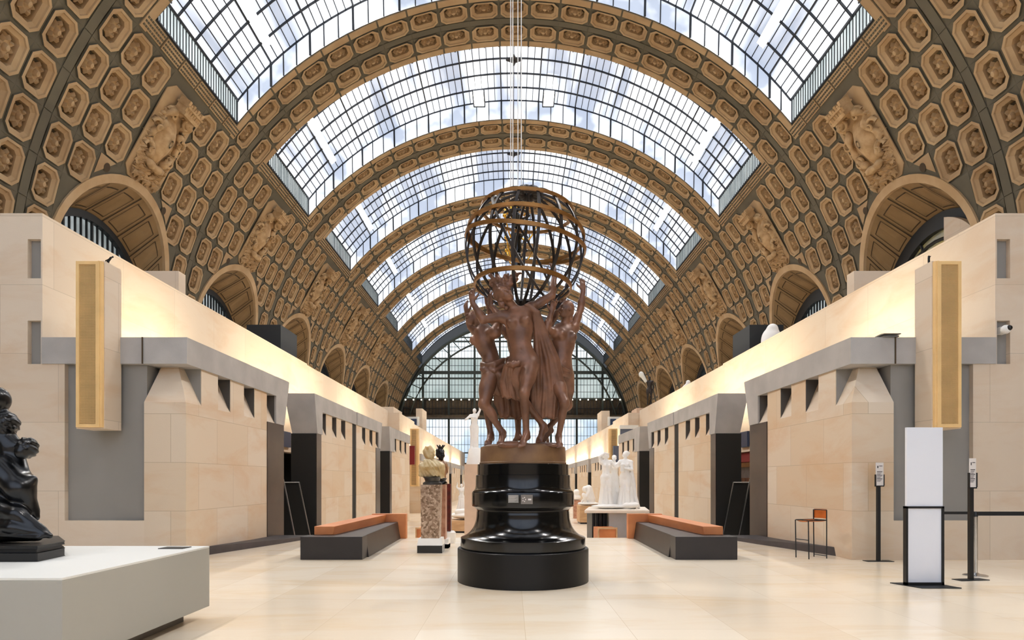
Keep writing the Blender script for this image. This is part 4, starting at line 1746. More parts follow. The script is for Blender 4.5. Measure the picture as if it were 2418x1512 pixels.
def figure(B, J, S_, fwd, sex='f', face=None, crown=None, hair='bun', hands=True):
    """one continuous body; J maps joint names to points"""
    J = {k: Vector(v) for k, v in J.items()}
    nk, ch, wa, pe = J['neck'], J['chest'], J['waist'], J['pelvis']
    up = nrm(nk - pe)
    fw = Vector(fwd)
    fw = nrm(fw - up * fw.dot(up))
    sd = fw.cross(up).normalized()
    A = (sd, fw, up)
    upc = nrm(nk - wa)
    fc = nrm(fw - upc * fw.dot(upc))
    sc = fc.cross(upc).normalized()
    C = (sc, fc, upc)
    m_ = sex == 'm'
    B.ell(ch, ((.145 + .02 * m_) * S_, .105 * S_, .175 * S_), C, .06)
    B.ell(ch + upc * .09 * S_, ((.135 + .03 * m_) * S_, .085 * S_, .08 * S_), C, .05)
    B.ell((ch + wa) / 2, (.118 * S_, .09 * S_, .12 * S_), C, .06)
    B.ell(wa, (.108 * S_, .082 * S_, .10 * S_), A, .06)
    B.ell((wa + pe) / 2 + fw * .012 * S_, (.125 * S_, .09 * S_, .11 * S_), A, .06)
    B.ell(pe, ((.16 - .02 * m_) * S_, .108 * S_, .11 * S_), A, .06)
    B.ball(wa + (pe - wa) * .45 + fw * .103 * S_, .009 * S_, .012, True)
    for q in (-1, 1):
        B.ell(pe + sd * q * .07 * S_ - fw * .065 * S_ - up * .03 * S_, (.085 * S_, .075 * S_, .09 * S_), A, .03)
        if not m_:
            B.ell(ch + sc * q * .07 * S_ + fc * .092 * S_ + upc * .015 * S_, (.053 * S_, .047 * S_, .055 * S_), C, .04)
            B.ball(ch + sc * q * .076 * S_ + fc * .143 * S_ + upc * .012 * S_, .006 * S_, .010)
        else:
            B.ell(ch + sc * q * .07 * S_ + fc * .075 * S_ + upc * .05 * S_, (.075 * S_, .035 * S_, .055 * S_), C, .03)
        B.cone(nk - upc * .01 * S_, nk + sc * q * .09 * S_ - upc * .03 * S_, .04 * S_, .035 * S_, .05)
    B.cone(nk, J['head'] - nrm(J['head'] - nk) * .06 * S_, .050 * S_, .047 * S_, .04)
    for a in 'LR':
        s_, e, w = J['s' + a], J['e' + a], J['w' + a]
        B.cone(nk - upc * .035 * S_, s_, .05 * S_, .05 * S_, .05)
        B.ball(s_, .056 * S_, .05)
        B.cone(ch + upc * .03 * S_ + (s_ - ch) * .25, s_, .08 * S_, .05 * S_, .06)
        B.cone(s_, e, .048 * S_, .037 * S_, .03)
        B.ell(s_.lerp(e, .45), (.046 * S_, .046 * S_, .09 * S_), (nrm(e - s_).orthogonal().normalized(), nrm(e - s_).cross(nrm(e - s_).orthogonal()).normalized(), nrm(e - s_)), .03)
        B.cone(e, e.lerp(w, .35), .038 * S_, .041 * S_, .03)
        B.cone(e.lerp(w, .35), w, .041 * S_, .025 * S_, .03)
        if hands and 'd' + a in J:
            hand(B, w, J['d' + a], J.get('n' + a, fw), S_, J.get('curl', Vector((.4, 0, 0)))[0], .3, 1 if a == 'L' else -1)
        h, k_, an, to = J['h' + a], J['k' + a], J['a' + a], J['t' + a]
        B.cone(pe + (h - pe) * .5, h, .10 * S_, .092 * S_, .06)
        B.cone(h, k_, .090 * S_, .054 * S_, .04)
        td = nrm(k_ - h)
        B.ell(h.lerp(k_, .35) + fw * .012 * S_, (.088 * S_, .086 * S_, .15 * S_), (nrm(sd - td * sd.dot(td)), nrm(td.cross(nrm(sd - td * sd.dot(td)))), td), .04)
        B.ball(k_, .053 * S_, .03)
        cd = nrm(an - k_)
        B.cone(k_, an, .047 * S_, .031 * S_, .03)
        back = -fw + cd * fw.dot(cd)
        bk = nrm(back) if back.length > .1 else -fw
        B.ell(k_.lerp(an, .3) + bk * .02 * S_, (.046 * S_, .048 * S_, .10 * S_), (nrm(bk.cross(cd)), bk, cd), .03)
        foot(B, an, to, S_)
    return head(B, J['head'], face or fw, crown or up, S_ * .92, hair)


def folds(B, pts, rs, n, spread, k=.02, sdv=None, am=.012, fq=60):
    """cloth: a web of ridges following a path, joined by thinner stuff between them"""
    pts = [Vector(p) for p in pts]
    dv = Vector(sdv) if sdv else Vector((1, 0, 0))
    n = n * 2 - 1
    rows = []
    for i in range(n):
        o = (i - (n - 1) / 2) / max(1, (n - 1) / 2)
        P2 = []
        for j, p in enumerate(pts):
            P2.append(p + dv * (o + .08 * sin(i * 2.3 + j * 1.1)) * spread[j] + Vector((0, .02 * sin(i * 2.1 + j), 0))
                      + (Vector((0, 0, .03 * sin(i * 1.9))) if j == len(pts) - 1 else Vector((0, 0, 0))))
        q = .62 * (1 + .3 * sin(i * 1.7))
        B.chain(P2, [r * q for r in rs], k * .6)
        rows.append(P2)
    for a, b in zip(rows, rows[1:]):
        for f in (.33, .67):
            B.chain([p.lerp(q, f) + Vector((0, .01, 0)) for p, q in zip(a, b)], [r * .5 for r in rs], k)

# ================================================================== THE MAIN SCULPTURE
CX, CY = 0.035, 9.6
ped = thing('sculpture_pedestal', 'tall round black glossy pedestal with flaring foot under the bronze globe group', 'pedestal', (CX, CY, 0))
mb = MB()
mb.lathe([(.985, 0), (.985, .480), (.975, .492), (.94, .492)], (CX, CY, 0), 96)
mb.build('foot_drum', 'black_satin', ped, smooth='auto')
prof = [(.935, .492), (.938, .50), (.938, .645), (.925, .655), (.90, .662)]
for i in range(15):
    t = i / 14
    prof.append((.895 - .195 * (1 - (1 - t) ** 2.3), .665 + .36 * t ** 1.25))
prof += [(.695, 1.04), (.70, 1.07), (.73, 1.10), (.765, 1.115), (.77, 1.14), (.77, 1.30), (.765, 1.325), (.75, 1.335)]
mb = MB()
mb.lathe(prof, (CX, CY, 0), 96)
mb.build('flared_shaft', 'black_gloss', ped, smooth='auto')
mb = MB()
mb.lathe([(.76, 1.335), (.745, 1.345), (.725, 1.37), (.712, 1.42), (.71, 1.575), (.70, 1.58), (.688, 1.582), (.686, 1.735), (.68, 1.74)], (CX, CY, 0), 96)
mb.build('upper_steps', 'black_gloss', ped, smooth='auto')
for q, (xa, xb, za, zb) in enumerate(((1200, 1224.5, 1188, 1169.5), (1230, 1258, 1191, 1169))):
    a, b = P(xa, za, CY - .79), P(xb, zb, CY - .79)
    mb = MB()
    xm = (a.x + b.x) / 2
    yy = CY - sqrt(.775 ** 2 - (xm - CX) ** 2) - .008
    mb.box(a.x, b.x, yy - .006, yy, a.z, b.z)
    lp = mb.build('label_plate', 'grey_panel' if q == 0 else 'lamp_shade', ped)
    mb = MB()
    if q == 0:
        for i in range(6):
            z = b.z - .014 - i * .014
            mb.box(a.x + .012, b.x - .014 - .02 * (i % 3), yy - .008, yy - .006, z - .0025, z)
    else:
        mb.box(a.x + .10, b.x - .02, yy - .008, yy - .006, (a.z + b.z) / 2 - .012, (a.z + b.z) / 2 + .012)
        for i in range(5):
            c = (a.x + .045 + .02 * cos(i * 1.26), (a.z + b.z) / 2 + .028 * sin(i * 1.26))
            mb.box(c[0] - .006, c[0] + .006, yy - .008, yy - .006, c[1] - .008, c[1] + .008)
    mb.build('lettering', 'paper', lp)

sc = thing('globe_sculpture', 'large brown bronze group of four dancing figures holding up an open ribbed globe', 'sculpture', (CX, CY, 1.74))
mb = MB()
mb.lathe([(.655, 1.74), (.655, 1.765), (.645, 1.775), (.64, 1.98), (.63, 2.0), (.55, 2.03), (.3, 2.045), (.02, 2.05)], (CX, CY, 0), 72)
mb.build('round_base', 'bronze_drum', sc, smooth='auto')
B = Sculpt(.02)
rr = random.Random(3)
for i in range(26):
    a = rr.uniform(0, 2 * pi)
    d = rr.uniform(.1, .52)
    B.ell((CX + d * cos(a), CY + d * sin(a), 2.0), (rr.uniform(.08, .2), rr.uniform(.08, .2), rr.uniform(.03, .07)), None, .06)
B.build('rocky_ground', 'bronze', sc)

# front figure
FS = 1.36
D1 = 9.08
J1 = dict(head=P(1190, 697, 9.02), neck=P(1217, 733, 9.12), chest=P(1226, 770, 9.1), waist=P(1228, 812, 9.08), pelvis=P(1236, 852, 9.12),
          sL=P(1186, 748, 9.08), eL=P(1140, 756, 8.98), wL=P(1116, 715, 9.0), dL=(-.12, 0, 1), nL=(.6, .8, 0),
          sR=P(1254, 728, 9.18), eR=P(1303, 698, 9.22), wR=P(1309, 652, 9.35), dR=(-.1, .1, 1), nR=(-.6, .7, 0),
          hL=P(1217, 866, 9.12), kL=P(1226, 932, 9.2), aL=P(1284, 1006, 9.36), tL=P(1272, 1047, 9.24),
          hR=P(1252, 864, 9.08), kR=P(1238, 930, 8.92), aR=P(1243, 1024, 9.0), tR=P(1231, 1055, 8.80))
B = Sculpt(.0125)
L = figure(B, J1, FS, (-.08, -1, .05), 'f', face=(.22, -.92, .30), crown=(-.74, .0, .66), hair='flow')
B.build('front_figure', 'bronze', sc)
# hair streaming upward from the front figure
B = Sculpt(.015)
wv = lambda X, Y, Z: .012 * np.sin(70 * X + 3 * np.sin(30 * Z)) * np.sin(60 * Z + 20 * Y)
hc = J1['head'] + Vector((-.03, .05, .06))
rr = random.Random(5)
for i in range(30):
    ax, az = rr.uniform(-.20, .24), rr.uniform(.05, .20) + .05
    if i % 3 == 0:
        ax, az = rr.uniform(.02, .24), rr.uniform(.18, .27)
    s0 = hc + Vector((rr.uniform(-.08, .08), rr.uniform(-.03, .05), rr.uniform(-.03, .03)))
    e = hc + Vector((ax, rr.uniform(-.04, .08), az))
    m_ = s0.lerp(e, .5) + Vector((rr.uniform(-.04, .04), 0, rr.uniform(0, .05)))
    e2 = e + Vector((rr.uniform(-.06, .06), 0, rr.uniform(-.03, .05)))
    B.chain([s0, m_, e, e2], [.032, .034, .026, .009], .009, wv)
B.ell(hc + Vector((0, .02, .04)), (.12, .09, .09), None, .02, False, wv)
B.build('streaming_hair', 'bronze', sc)
# lower hair and ear drop
B = Sculpt(.015)
for i in range(8):
    a = J1['head'] + Vector((-.08 + .012 * i, .03, -.04 - .018 * i))
    B.ell(a + Vector((.03 * sin(i * 2), 0, .02 * cos(i * 3))), (.035, .04, .035), None, .015)
B.build('side_hair', 'bronze', sc)
# drapery of the front figure: over the shoulder and down behind the hip
B = Sculpt(.015)
folds(B, [P(1245, 722, 9.1), P(1264, 738, 9.12), P(1276, 790, 9.2), P(1290, 850, 9.25), P(1296, 920, 9.3), P(1290, 985, 9.35)],
      [.03, .035, .045, .05, .06, .035], 5, [.03, .04, .08, .16, .22, .2])
folds(B, [P(1262, 880, 9.4), P(1268, 930, 9.42), P(1276, 975, 9.42)], [.06, .07, .04], 4, [.1, .16, .14])
B.build('shoulder_drapery', 'bronze', sc)
B = Sculpt(.013)
folds(B, [P(1200, 860, 8.98), P(1212, 862, 8.93), P(1226, 861, 8.95)], [.035, .04, .025], 3, [.01, .01, .01], sdv=(0, 0, 1))
for i in range(6):
    B.ell(P(1206 + 4.2 * i, 858 + 3 * sin(i * 2.2), 8.92), (.028, .03, .022), None, .01)
folds(B, [P(1198, 862, 9.05), P(1196, 900, 9.12), P(1203, 937, 9.15)], [.03, .045, .03], 4, [.03, .08, .1])
folds(B, [P(1210, 868, 9.0), P(1208, 905, 9.12), P(1215, 940, 9.15)], [.03, .035, .03], 3, [.04, .07, .1])
B.build('hip_drapery', 'bronze', sc)

# left figure, turned away, bust in profile to the outside
J2 = dict(head=P(1122, 752, 9.6), neck=P(1147, 776, 9.55), chest=P(1143, 806, 9.5), waist=P(1160, 843, 9.5), pelvis=P(1162, 878, 9.5),
          sL=P(1128, 788, 9.78), eL=P(1112, 772, 9.85), wL=P(1104, 744, 9.75), dL=(-.25, 0, 1), nL=(.7, .5, 0),
          sR=P(1170, 785, 9.28), eR=P(1182, 752, 9.32), wR=P(1160, 722, 9.45), dR=(-.2, 0, 1), nR=(.7, .5, 0),
          hL=P(1158, 890, 9.62), kL=P(1148, 955, 9.7), aL=P(1159, 1028, 9.68), tL=P(1152, 1050, 9.5),
          hR=P(1158, 892, 9.36), kR=P(1142, 955, 9.22), aR=P(1187, 1022, 9.3), tR=P(1181, 1056, 9.1))
B = Sculpt(.0125)
figure(B, J2, FS, (-.96, .25, .02), 'f', face=(-.8, -.3, .55), crown=(.2, .2, .9), hair='curl')
B.build('outer_figure', 'bronze', sc)
B = Sculpt(.015)
folds(B, [P(1137, 866, 9.42), P(1150, 870, 9.30), P(1168, 868, 9.26), P(1190, 858, 9.36)], [.03, .034, .034, .03], 4, [.06, .07, .08, .09], sdv=(0, 0, 1))
folds(B, [P(1150, 872, 9.3), P(1172, 890, 9.3), P(1185, 930, 9.4)], [.05, .06, .04], 4, [.08, .12, .12])
folds(B, [P(1180, 900, 9.5), P(1186, 950, 9.6), P(1192, 985, 9.6)], [.06, .06, .03], 3, [.06, .1, .06])
B.build('hip_drapery', 'bronze', sc)

# right figure with plaited hair
J3 = dict(head=P(1338, 731, 9.52), neck=P(1334, 770, 9.6), chest=P(1331, 802, 9.58), waist=P(1328, 842, 9.55), pelvis=P(1322, 878, 9.55),
          sL=P(1304, 787, 9.46), eL=P(1290, 778, 9.25), wL=P(1302, 738, 9.3), dL=(.25, 0, 1), nL=(.3, -.9, 0),
          sR=P(1355, 774, 9.68), eR=P(1371, 730, 9.72), wR=P(1377, 687, 9.7), dR=(-.05, 0, 1), nR=(-.5, .8, 0),
          hL=P(1310, 892, 9.45), kL=P(1333, 952, 9.2), aL=P(1319, 1032, 9.35), tL=P(1321, 1056, 9.15),
          hR=P(1336, 890, 9.65), kR=P(1340, 958, 9.82), aR=P(1296, 1010, 9.9), tR=P(1282, 1048, 9.86))
B = Sculpt(.0125)
figure(B, J3, FS * .96, (.28, -.95, 0), 'f', face=(-.9, -.42, .18), crown=(0, 0, 1), hair='bald')
B.build('outer_figure', 'bronze', sc)
B = Sculpt(.015)
folds(B, [P(1292, 868, 9.4), P(1318, 872, 9.3), P(1345, 884, 9.45)], [.03, .034, .025], 4, [.06, .08, .05], sdv=(0, 0, 1))
folds(B, [P(1298, 880, 9.4), P(1306, 900, 9.36), P(1298, 925, 9.42)], [.05, .06, .03], 4, [.07, .12, .08])
folds(B, [P(1290, 820, 9.5), P(1300, 850, 9.5), P(1296, 880, 9.5)], [.03, .05, .05], 4, [.04, .09, .06])
B.build('hip_drapery', 'bronze', sc)

# rear figure, mostly hidden
J4 = dict(head=P(1232, 742, 10.15), neck=P(1226, 778, 10.2), chest=P(1226, 810, 10.15), waist=P(1228, 845, 10.1), pelvis=P(1230, 885, 10.1),
          sL=P(1250, 790, 10.2), eL=P(1300, 765, 10.2), wL=P(1325, 722, 10.1), dL=(.3, 0, 1), nL=(-.3, -.9, 0),
          sR=P(1202, 790, 10.2), eR=P(1165, 760, 10.2), wR=P(1150, 712, 10.1), dR=(0, 0, 1), nR=(.5, -.8, 0),
          hL=P(1240, 895, 10.1), kL=P(1262, 955, 10.2), aL=P(1282, 1015, 10.3), tL=P(1290, 1042, 10.4),
          hR=P(1218, 895, 10.1), kR=P(1222, 955, 10.05), aR=P(1224, 1028, 10.1), tR=P(1215, 1046, 10.2))
B = Sculpt(.016)
figure(B, J4, FS * .98, (0, 1, 0), 'f', face=(0, .9, .4), hair='bun')
B.build('rear_figure', 'bronze', sc)
B = Sculpt(.018)
folds(B, [P(1232, 850, 9.8), P(1236, 920, 9.85), P(1245, 975, 9.9)], [.09, .11, .06], 4, [.2, .26, .24])
folds(B, [P(1205, 880, 9.75), P(1210, 930, 9.8), P(1216, 985, 9.85)], [.07, .08, .04], 3, [.1, .14, .12])
B.build('rear_drapery', 'bronze', sc)
# feathered ornament between head and hand of the right figure
B = Sculpt(.012)
for i in range(9):
    a = P(1312, 728, 9.75)
    e = a + Vector((.02 + .028 * i * .8, 0, .10 - .006 * i)) + Vector((0, 0, .02 * sin(i * 2)))
    B.cone(a + Vector((.01 * i, 0, 0)), e, .028, .01, .01)
B.build('feather_crest', 'bronze_dark', sc)

# the globe
GC = Vector((.06, 9.62, 4.985))
RG = .905
gl = bpy.data.objects.new('open_globe', None)
COL.objects.link(gl)
gl.parent = sc
gl.location = GC - world_loc(sc)
gl['label'] = 'open armillary globe of dark meridian bars and bronze hoops'


def band(name, pts, ns, w, th, mt, closed=True):
    """flat bar bent along pts; ns: outward normals; w across, th thick"""
    mb = MB()
    v = []
    N = len(pts)
    for i, (p, n_) in enumerate(zip(pts, ns)):
        t = (pts[(i + 1) % N] - pts[i - 1]) if (closed or 0 < i < N - 1) else ((pts[1] - pts[0]) if i == 0 else (pts[-1] - pts[-2]))
        sd = t.normalized().cross(n_).normalized()
        v += [p + sd * w / 2, p - sd * w / 2, p - sd * w / 2 - n_ * th, p + sd * w / 2 - n_ * th]
    f = []
    for i in range(N if closed else N - 1):
        j = (i + 1) % N
        for k in range(4):
            l = (k + 1) % 4
            f.append((i * 4 + k, i * 4 + l, j * 4 + l, j * 4 + k))
    if not closed:
        f += [(0, 1, 2, 3), (N * 4 - 1, N * 4 - 2, N * 4 - 3, N * 4 - 4)]
    mb.add(v, f)
    o = mb.build(name, mt, gl, smooth='auto')
    return o


tilt = Matrix.Rotation(R(4), 3, 'Y') @ Matrix.Rotation(R(-3), 3, 'X')
NM = 16
for k in range(NM):
    a = 2 * pi * (k + .5) / NM
    pts, ns = [], []
    for i in range(29):
        ph = R(6) + (pi - R(16)) * i / 28
        n_ = tilt @ Vector((sin(ph) * cos(a), sin(ph) * sin(a), cos(ph)))
        pts.append(GC + n_ * RG)
        ns.append(n_)
    band('meridian_bar', pts, ns, .042, .022, 'globe_iron', False)


def hoop(z, tx, ty, w=.05, mt='bronze_gold', extra=.025, rad=None):
    rot = tilt @ Matrix.Rotation(R(tx), 3, 'Y') @ Matrix.Rotation(R(ty), 3, 'X')
    r = rad or sqrt(max(.01, (RG + extra) ** 2 - z * z))
    pts, ns = [], []
    for i in range(72):
        a = 2 * pi * i / 72
        n_ = rot @ Vector((cos(a), sin(a), 0))
        pts.append(GC + rot @ Vector((r * cos(a), r * sin(a), z)))
        ns.append(n_)
    return band('hoop', pts, ns, w, .03, mt)


hoop(.60, 0, 0, .045)
hoop(.24, 1, -3, .055)
hoop(.10, 4, 6, .055)
hoop(-.56, -1, 0, .06)
hoop(0, 60, 20, .035, 'globe_iron', -.01)
mb = MB()
for i in range(10):
    a = i * pi / 5
    c = GC + tilt @ Vector((.13 * cos(a), .13 * sin(a), RG * .985))
    mb.sphere(c, .085, 8, sc=(1, 1, .7))
mb.tube([GC + tilt @ Vector((0, 0, RG)), GC + tilt @ Vector((0, 0, -RG))], .022, 8)
mb.build('pole_finial', 'globe_iron', gl, smooth=True)
mb = MB()
mb.lathe([(.02, -.86), (.2, -.86), (.24, -.83), (.2, -.79), (.02, -.78)], GC, 24)
mb.build('lower_hub', 'globe_iron', gl, smooth='auto')

# ================================================================== hanging chandelier and its wires
HX, HY = P(1219, 0, 14).x, 14.0
ch = thing('chandelier', 'slender black and gold chandelier hanging on wires seen through the globe', 'chandelier', (HX, HY, 6.0))
mb = MB()
zt = P(0, 500, 14).z
mb.lathe([(.01, 7.05), (.05, 7.08), (.10, 7.16), (.06, 7.24), (.11, 7.32), (.05, 7.42), (.12, 7.55), (.02, 7.62)], (HX, HY, 0), 20)
mb.lathe([(.02, 6.18), (.10, 6.22), (.13, 6.4), (.09, 6.5), (.12, 6.62), (.10, 6.78), (.15, 6.9), (.09, 6.98), (.02, 7.05)], (HX, HY, 0), 20)
mb.build('stem', 'black_gloss', ch, smooth='auto')
mb = MB()
ring_ = [(HX + .27 * cos(a * pi / 12), HY + .27 * sin(a * pi / 12), 7.36) for a in range(24)]
mb.tube(ring_, .03, 8, closed=True)
mb.build('crown_ring', 'black_gloss', ch, smooth=True)
mb = MB()
for i in range(12):
    a = i * pi / 6
    mb.tube([(HX + .2 * cos(a), HY + .2 * sin(a), 7.38), (HX + .27 * cos(a), HY + .27 * sin(a), 7.5), (HX + .2 * cos(a), HY + .2 * sin(a), 7.56)], [.03, .02, .006], 6)
mb.build('crown_leaves', 'gold', ch, smooth=True)
for i in range(6):
    a = i * pi / 3
    mb = MB()
    for z0, rr_ in ((6.9, .42), (6.45, .36)):
        pts = []
        for q in range(9):
            t = q / 8
            pts.append((HX + (.08 + rr_ * t) * cos(a), HY + (.08 + rr_ * t) * sin(a), z0 - .16 * sin(t * 4.2) + .12 * t))
        mb.tube(pts, [.022 - .001 * q for q in range(9)], 6)
        mb.sphere(pts[-1], .045, 8)
    mb.build('arm', 'gold' if i % 2 == 0 else 'black_gloss', ch, smooth=True)
mb = MB()
mb.lathe([(.02, 5.86), (.09, 5.9), (.13, 6.0), (.12, 6.15), (.05, 6.2)], (HX, HY, 0), 20)
mb.build('lamp_glass', 'flame_glass', ch, smooth=True)
for i, px in enumerate((1206, 1211, 1223, 1231)):
    x = P(px, 0, 14).x
    mb = MB()
    mb.tube([(x, HY, 7.4), (x, HY, 28.6)], .011, 5)
    mb.build('wire', 'cable_metal', ch)

# ================================================================== objects on the floor
# --- grey plinth with the black kneeling group
pl = thing('display_plinth', 'large low grey plinth with pale top under the black kneeling statue', 'plinth', (-5.2, 5.8, 0))
mb = MB()
mb.box(-7.0, -3.43, 4.66, 6.93, .13, .765)
mb.build('body', 'plinth_grey', pl, bevel=.004)
mb = MB()
mb.box(-7.0, -3.43, 4.66, 6.93, .765, .785)
mb.build('top', 'plinth_top', pl, bevel=.003)
mb = MB()
mb.box(-6.9, -3.62, 4.85, 6.75, 0, .13)
mb.build('recessed_foot', 'lamp_shade', pl)
mb = MB()
a = P(412, 1294, 6.75)
mb.box(-3.82, -3.56, 6.62, 6.80, .786, .792)
tag(mb.build('label_tablet', 'iron', origin=(-3.69, 6.7, .786)), 'small dark label plate lying on the corner of the grey plinth', 'label')

st = thing('kneeling_statue', 'glossy black bronze group of crouching figures cut by the picture edge', 'sculpture', (-5.0, 6.1, .785))
oct_ = [(-6.1, 5.53), (-4.30, 5.58), (-4.37, 6.02), (-4.85, 6.6), (-6.1, 6.6)]
def shr(p, q):
    return [(x - q if x > -6 else x, y + (q if y < 5.9 else (-q if y > 6.1 else 0))) for x, y in p]
mb = MB()
mb.prism(oct_, 'z', .786, .86)
mb.prism(shr(oct_, .03), 'z', .86, .895)
mb.prism(shr(oct_, .0), 'z', .895, .925)
mb.build('base', 'black_base', st, bevel=.006)
B = Sculpt(.012)
dd = 5.95
hairf = lambda X, Y, Z: .012 * np.sin(90 * X) * np.sin(90 * Z + 40 * Y)
# seated father at the edge, only knee and elbow show
B.ell(P(-12, 945, dd), (.13, .12, .13), None, .03)
B.cone(P(-30, 985, dd), P(15, 1040, dd), .09, .09, .05)
figure(B, dict(head=(-5.32, 5.86, 2.24), neck=(-5.38, 5.97, 2.06), chest=(-5.42, 6.06, 1.80), waist=(-5.45, 6.15, 1.54), pelvis=(-5.45, 6.22, 1.32),
               sL=(-5.68, 6.0, 2.0), eL=(-5.62, 5.72, 1.70), wL=(-5.42, 5.68, 2.0), dL=(.3, .1, 1), nL=(.5, .8, 0),
               sR=(-5.14, 6.0, 2.0), eR=(-5.12, 5.74, 1.70), wR=(-5.26, 5.70, 2.02), dR=(-.2, .1, 1), nR=(-.5, .8, 0),
               hL=(-5.57, 6.15, 1.28), kL=(-5.62, 5.78, 1.40), aL=(-5.58, 5.80, 1.03), tL=(-5.58, 5.64, .96),
               hR=(-5.33, 6.15, 1.28), kR=(-5.16, 5.78, 1.42), aR=(-5.20, 5.80, 1.03), tR=(-5.18, 5.64, .96)), 1.15, (.1, -1, 0), 'm',
       face=(.3, -.9, -.2), crown=(0, -.2, 1), hair='curl')
B.ell((-5.45, 6.25, 1.08), (.42, .32, .22), None, .06)
# boy's torso, arm and head
B.ell(P(10, 1000, dd), (.12, .12, .12), None, .03, False, hairf)
B.cone(P(-10, 1040, dd), P(48, 1055, dd), .07, .065, .05)
B.cone(P(25, 1065, dd), P(40, 1120, dd), .09, .07, .05)
B.ell(P(64, 1058, 5.85), (.085, .09, .095), None, .02, False, hairf)
B.ell(P(52, 1068, 5.8), (.06, .06, .07), None, .02)
B.cone(P(42, 1075, dd), P(60, 1125, 5.9), .055, .045, .04)
B.cone(P(60, 1125, 5.9), P(78, 1132, 5.85), .045, .035, .03)
# bent back of the kneeling child
B.cone(P(-5, 1105, 5.8), P(48, 1155, 5.8), .12, .11, .06)
B.cone(P(48, 1155, 5.8), P(74, 1205, 5.85), .11, .06, .06)
B.cone(P(70, 1195, 5.85), P(84, 1222, 5.85), .05, .035, .04)
B.cone(P(0, 1150, 5.9), P(20, 1210, 5.9), .17, .15, .06)
# legs and feet lying along the base
B.cone(P(-40, 1190, 5.75), P(40, 1215, 5.72), .10, .075, .04)
B.cone(P(40, 1215, 5.72), P(98, 1252, 5.72), .07, .04, .04)
B.cone(P(-40, 1240, 5.7), P(30, 1248, 5.68), .07, .06, .04)
B.cone(P(30, 1246, 5.68), P(102, 1262, 5.7), .055, .035, .04)
B.cone(P(90, 1250, 5.72), P(118, 1266, 5.72), .035, .025, .03)
for i in range(5):
    B.cone(P(-30 + i * 4, 1262 - i, 5.66), P(90 + i * 5, 1270 - i * 1.5, 5.66 + .012 * i), .028, .016, .012)
B.cone(P(-60, 1270, 5.9), P(90, 1268, 5.9), .05, .04, .05)
B.build('figures', 'black_bronze', st)

# --- white sign, right
sg = thing('sign_board', 'tall blank white sign board in two panels with a black frame', 'sign', (5.73, 9.05, 0))
d = 9.05
mb = MB()
a, b = P(2139, 1198, d), P(2224, 1010, d)
mb.box(a.x, b.x, d - .02, d + .02, a.z, b.z)
mb.build('upper_panel', 'sign_white', sg)
a, b = P(2136, 1385, d), P(2226, 1196, d)
mb = MB()
w_ = .03
for x0, x1, z0, z1 in ((a.x, a.x + w_, .012, b.z), (b.x - w_, b.x, .012, b.z), (a.x, b.x, b.z - w_, b.z), (a.x, b.x, .012, .05)):
    mb.box(x0, x1, d - .035, d + .035, z0, z1)
mb.build('frame', 'sign_frame', sg)
mb = MB()
mb.box(a.x + w_, b.x - w_, d - .015, d + .015, .05, b.z - w_)
mb.build('lower_panel', 'sign_white', sg)
mb = MB()
pts = [P(2124, 1379, 9.22), P(2200, 1380, 9.3), P(2241, 1391, 8.8), P(2152, 1391, 8.8)]
mb.prism([(5.38, 9.26), (6.0, 9.26), (6.1, 8.80), (5.55, 8.80)][::-1], 'z', 0, .012)
mb.build('foot_plate', 'iron', sg)

# --- hand gel / notice stands
def notice_stand(px, d, y0, y1, yb, wpx, rot, label, tiltx):
    x = P(px, 0, d).x
    t = thing('notice_stand', label, 'stand', (x, d, 0))
    z1, z0, zb = P(0, y0, d).z, P(0, y1, d).z, P(0, yb, d).z
    w = wpx * d / F
    mb = MB()
    r_ = .26
    mb.prism([(x + r_ * cos(R(rot + q)), d + r_ * sin(R(rot + q))) for q in (20, 160, 200, 340)], 'z', 0, .01)
    mb.build('foot_plate', 'iron', t)
    mb = MB()
    mb.box(x - .028, x + .028, d - .028, d + .028, .01, z0)
    mb.build('post', 'sign_frame', t)
    mb = MB()
    mb.box(x - w / 2 - .012, x + w / 2 + .012, d - .05, d - .02, z0 - .02, z0)
    mb.box(x - w / 2 - .012, x - w / 2, d - .06, d - .02, z0, zb)
    mb.box(x + w / 2, x + w / 2 + .012, d - .06, d - .02, z0, zb)
    mb.box(x - w / 2, x + w / 2, d - .03, d - .02, z0, zb)
    mb.build('holder', 'sign_frame', t)
    mb = MB()
    mb.box(x - w / 2, x + w / 2, d - .045, d - .035, z0, z1)
    pp = mb.build('notice', 'paper', t)
    mb = MB()
    h = z1 - z0
    mb.box(x - w * .32, x - w * .18, d - .047, d - .045, z0 + h * .76, z0 + h * .86)
    mb.box(x - w * .08, x + w * .35, d - .047, d - .045, z0 + h * .84, z0 + h * .865)
    for i in range(9):
        zz = z0 + h * (.60 - i * .052)
        mb.box(x - w * .36, x + w * (.34 - .12 * ((i * 7) % 3)), d - .047, d - .045, zz - .004, zz + (.004 if i % 3 else .008))
    mb.build('lettering', 'ink', pp)


notice_stand(2074, 11.78, 1093, 1147, 1121, 18, 0, 'black notice stand with white printed card before the right stone corner', 0)
notice_stand(2292, 9.57, 1083, 1151, 1117, 15.5, 10, 'black notice stand with white card standing in front of the chrome barrier post', 0)

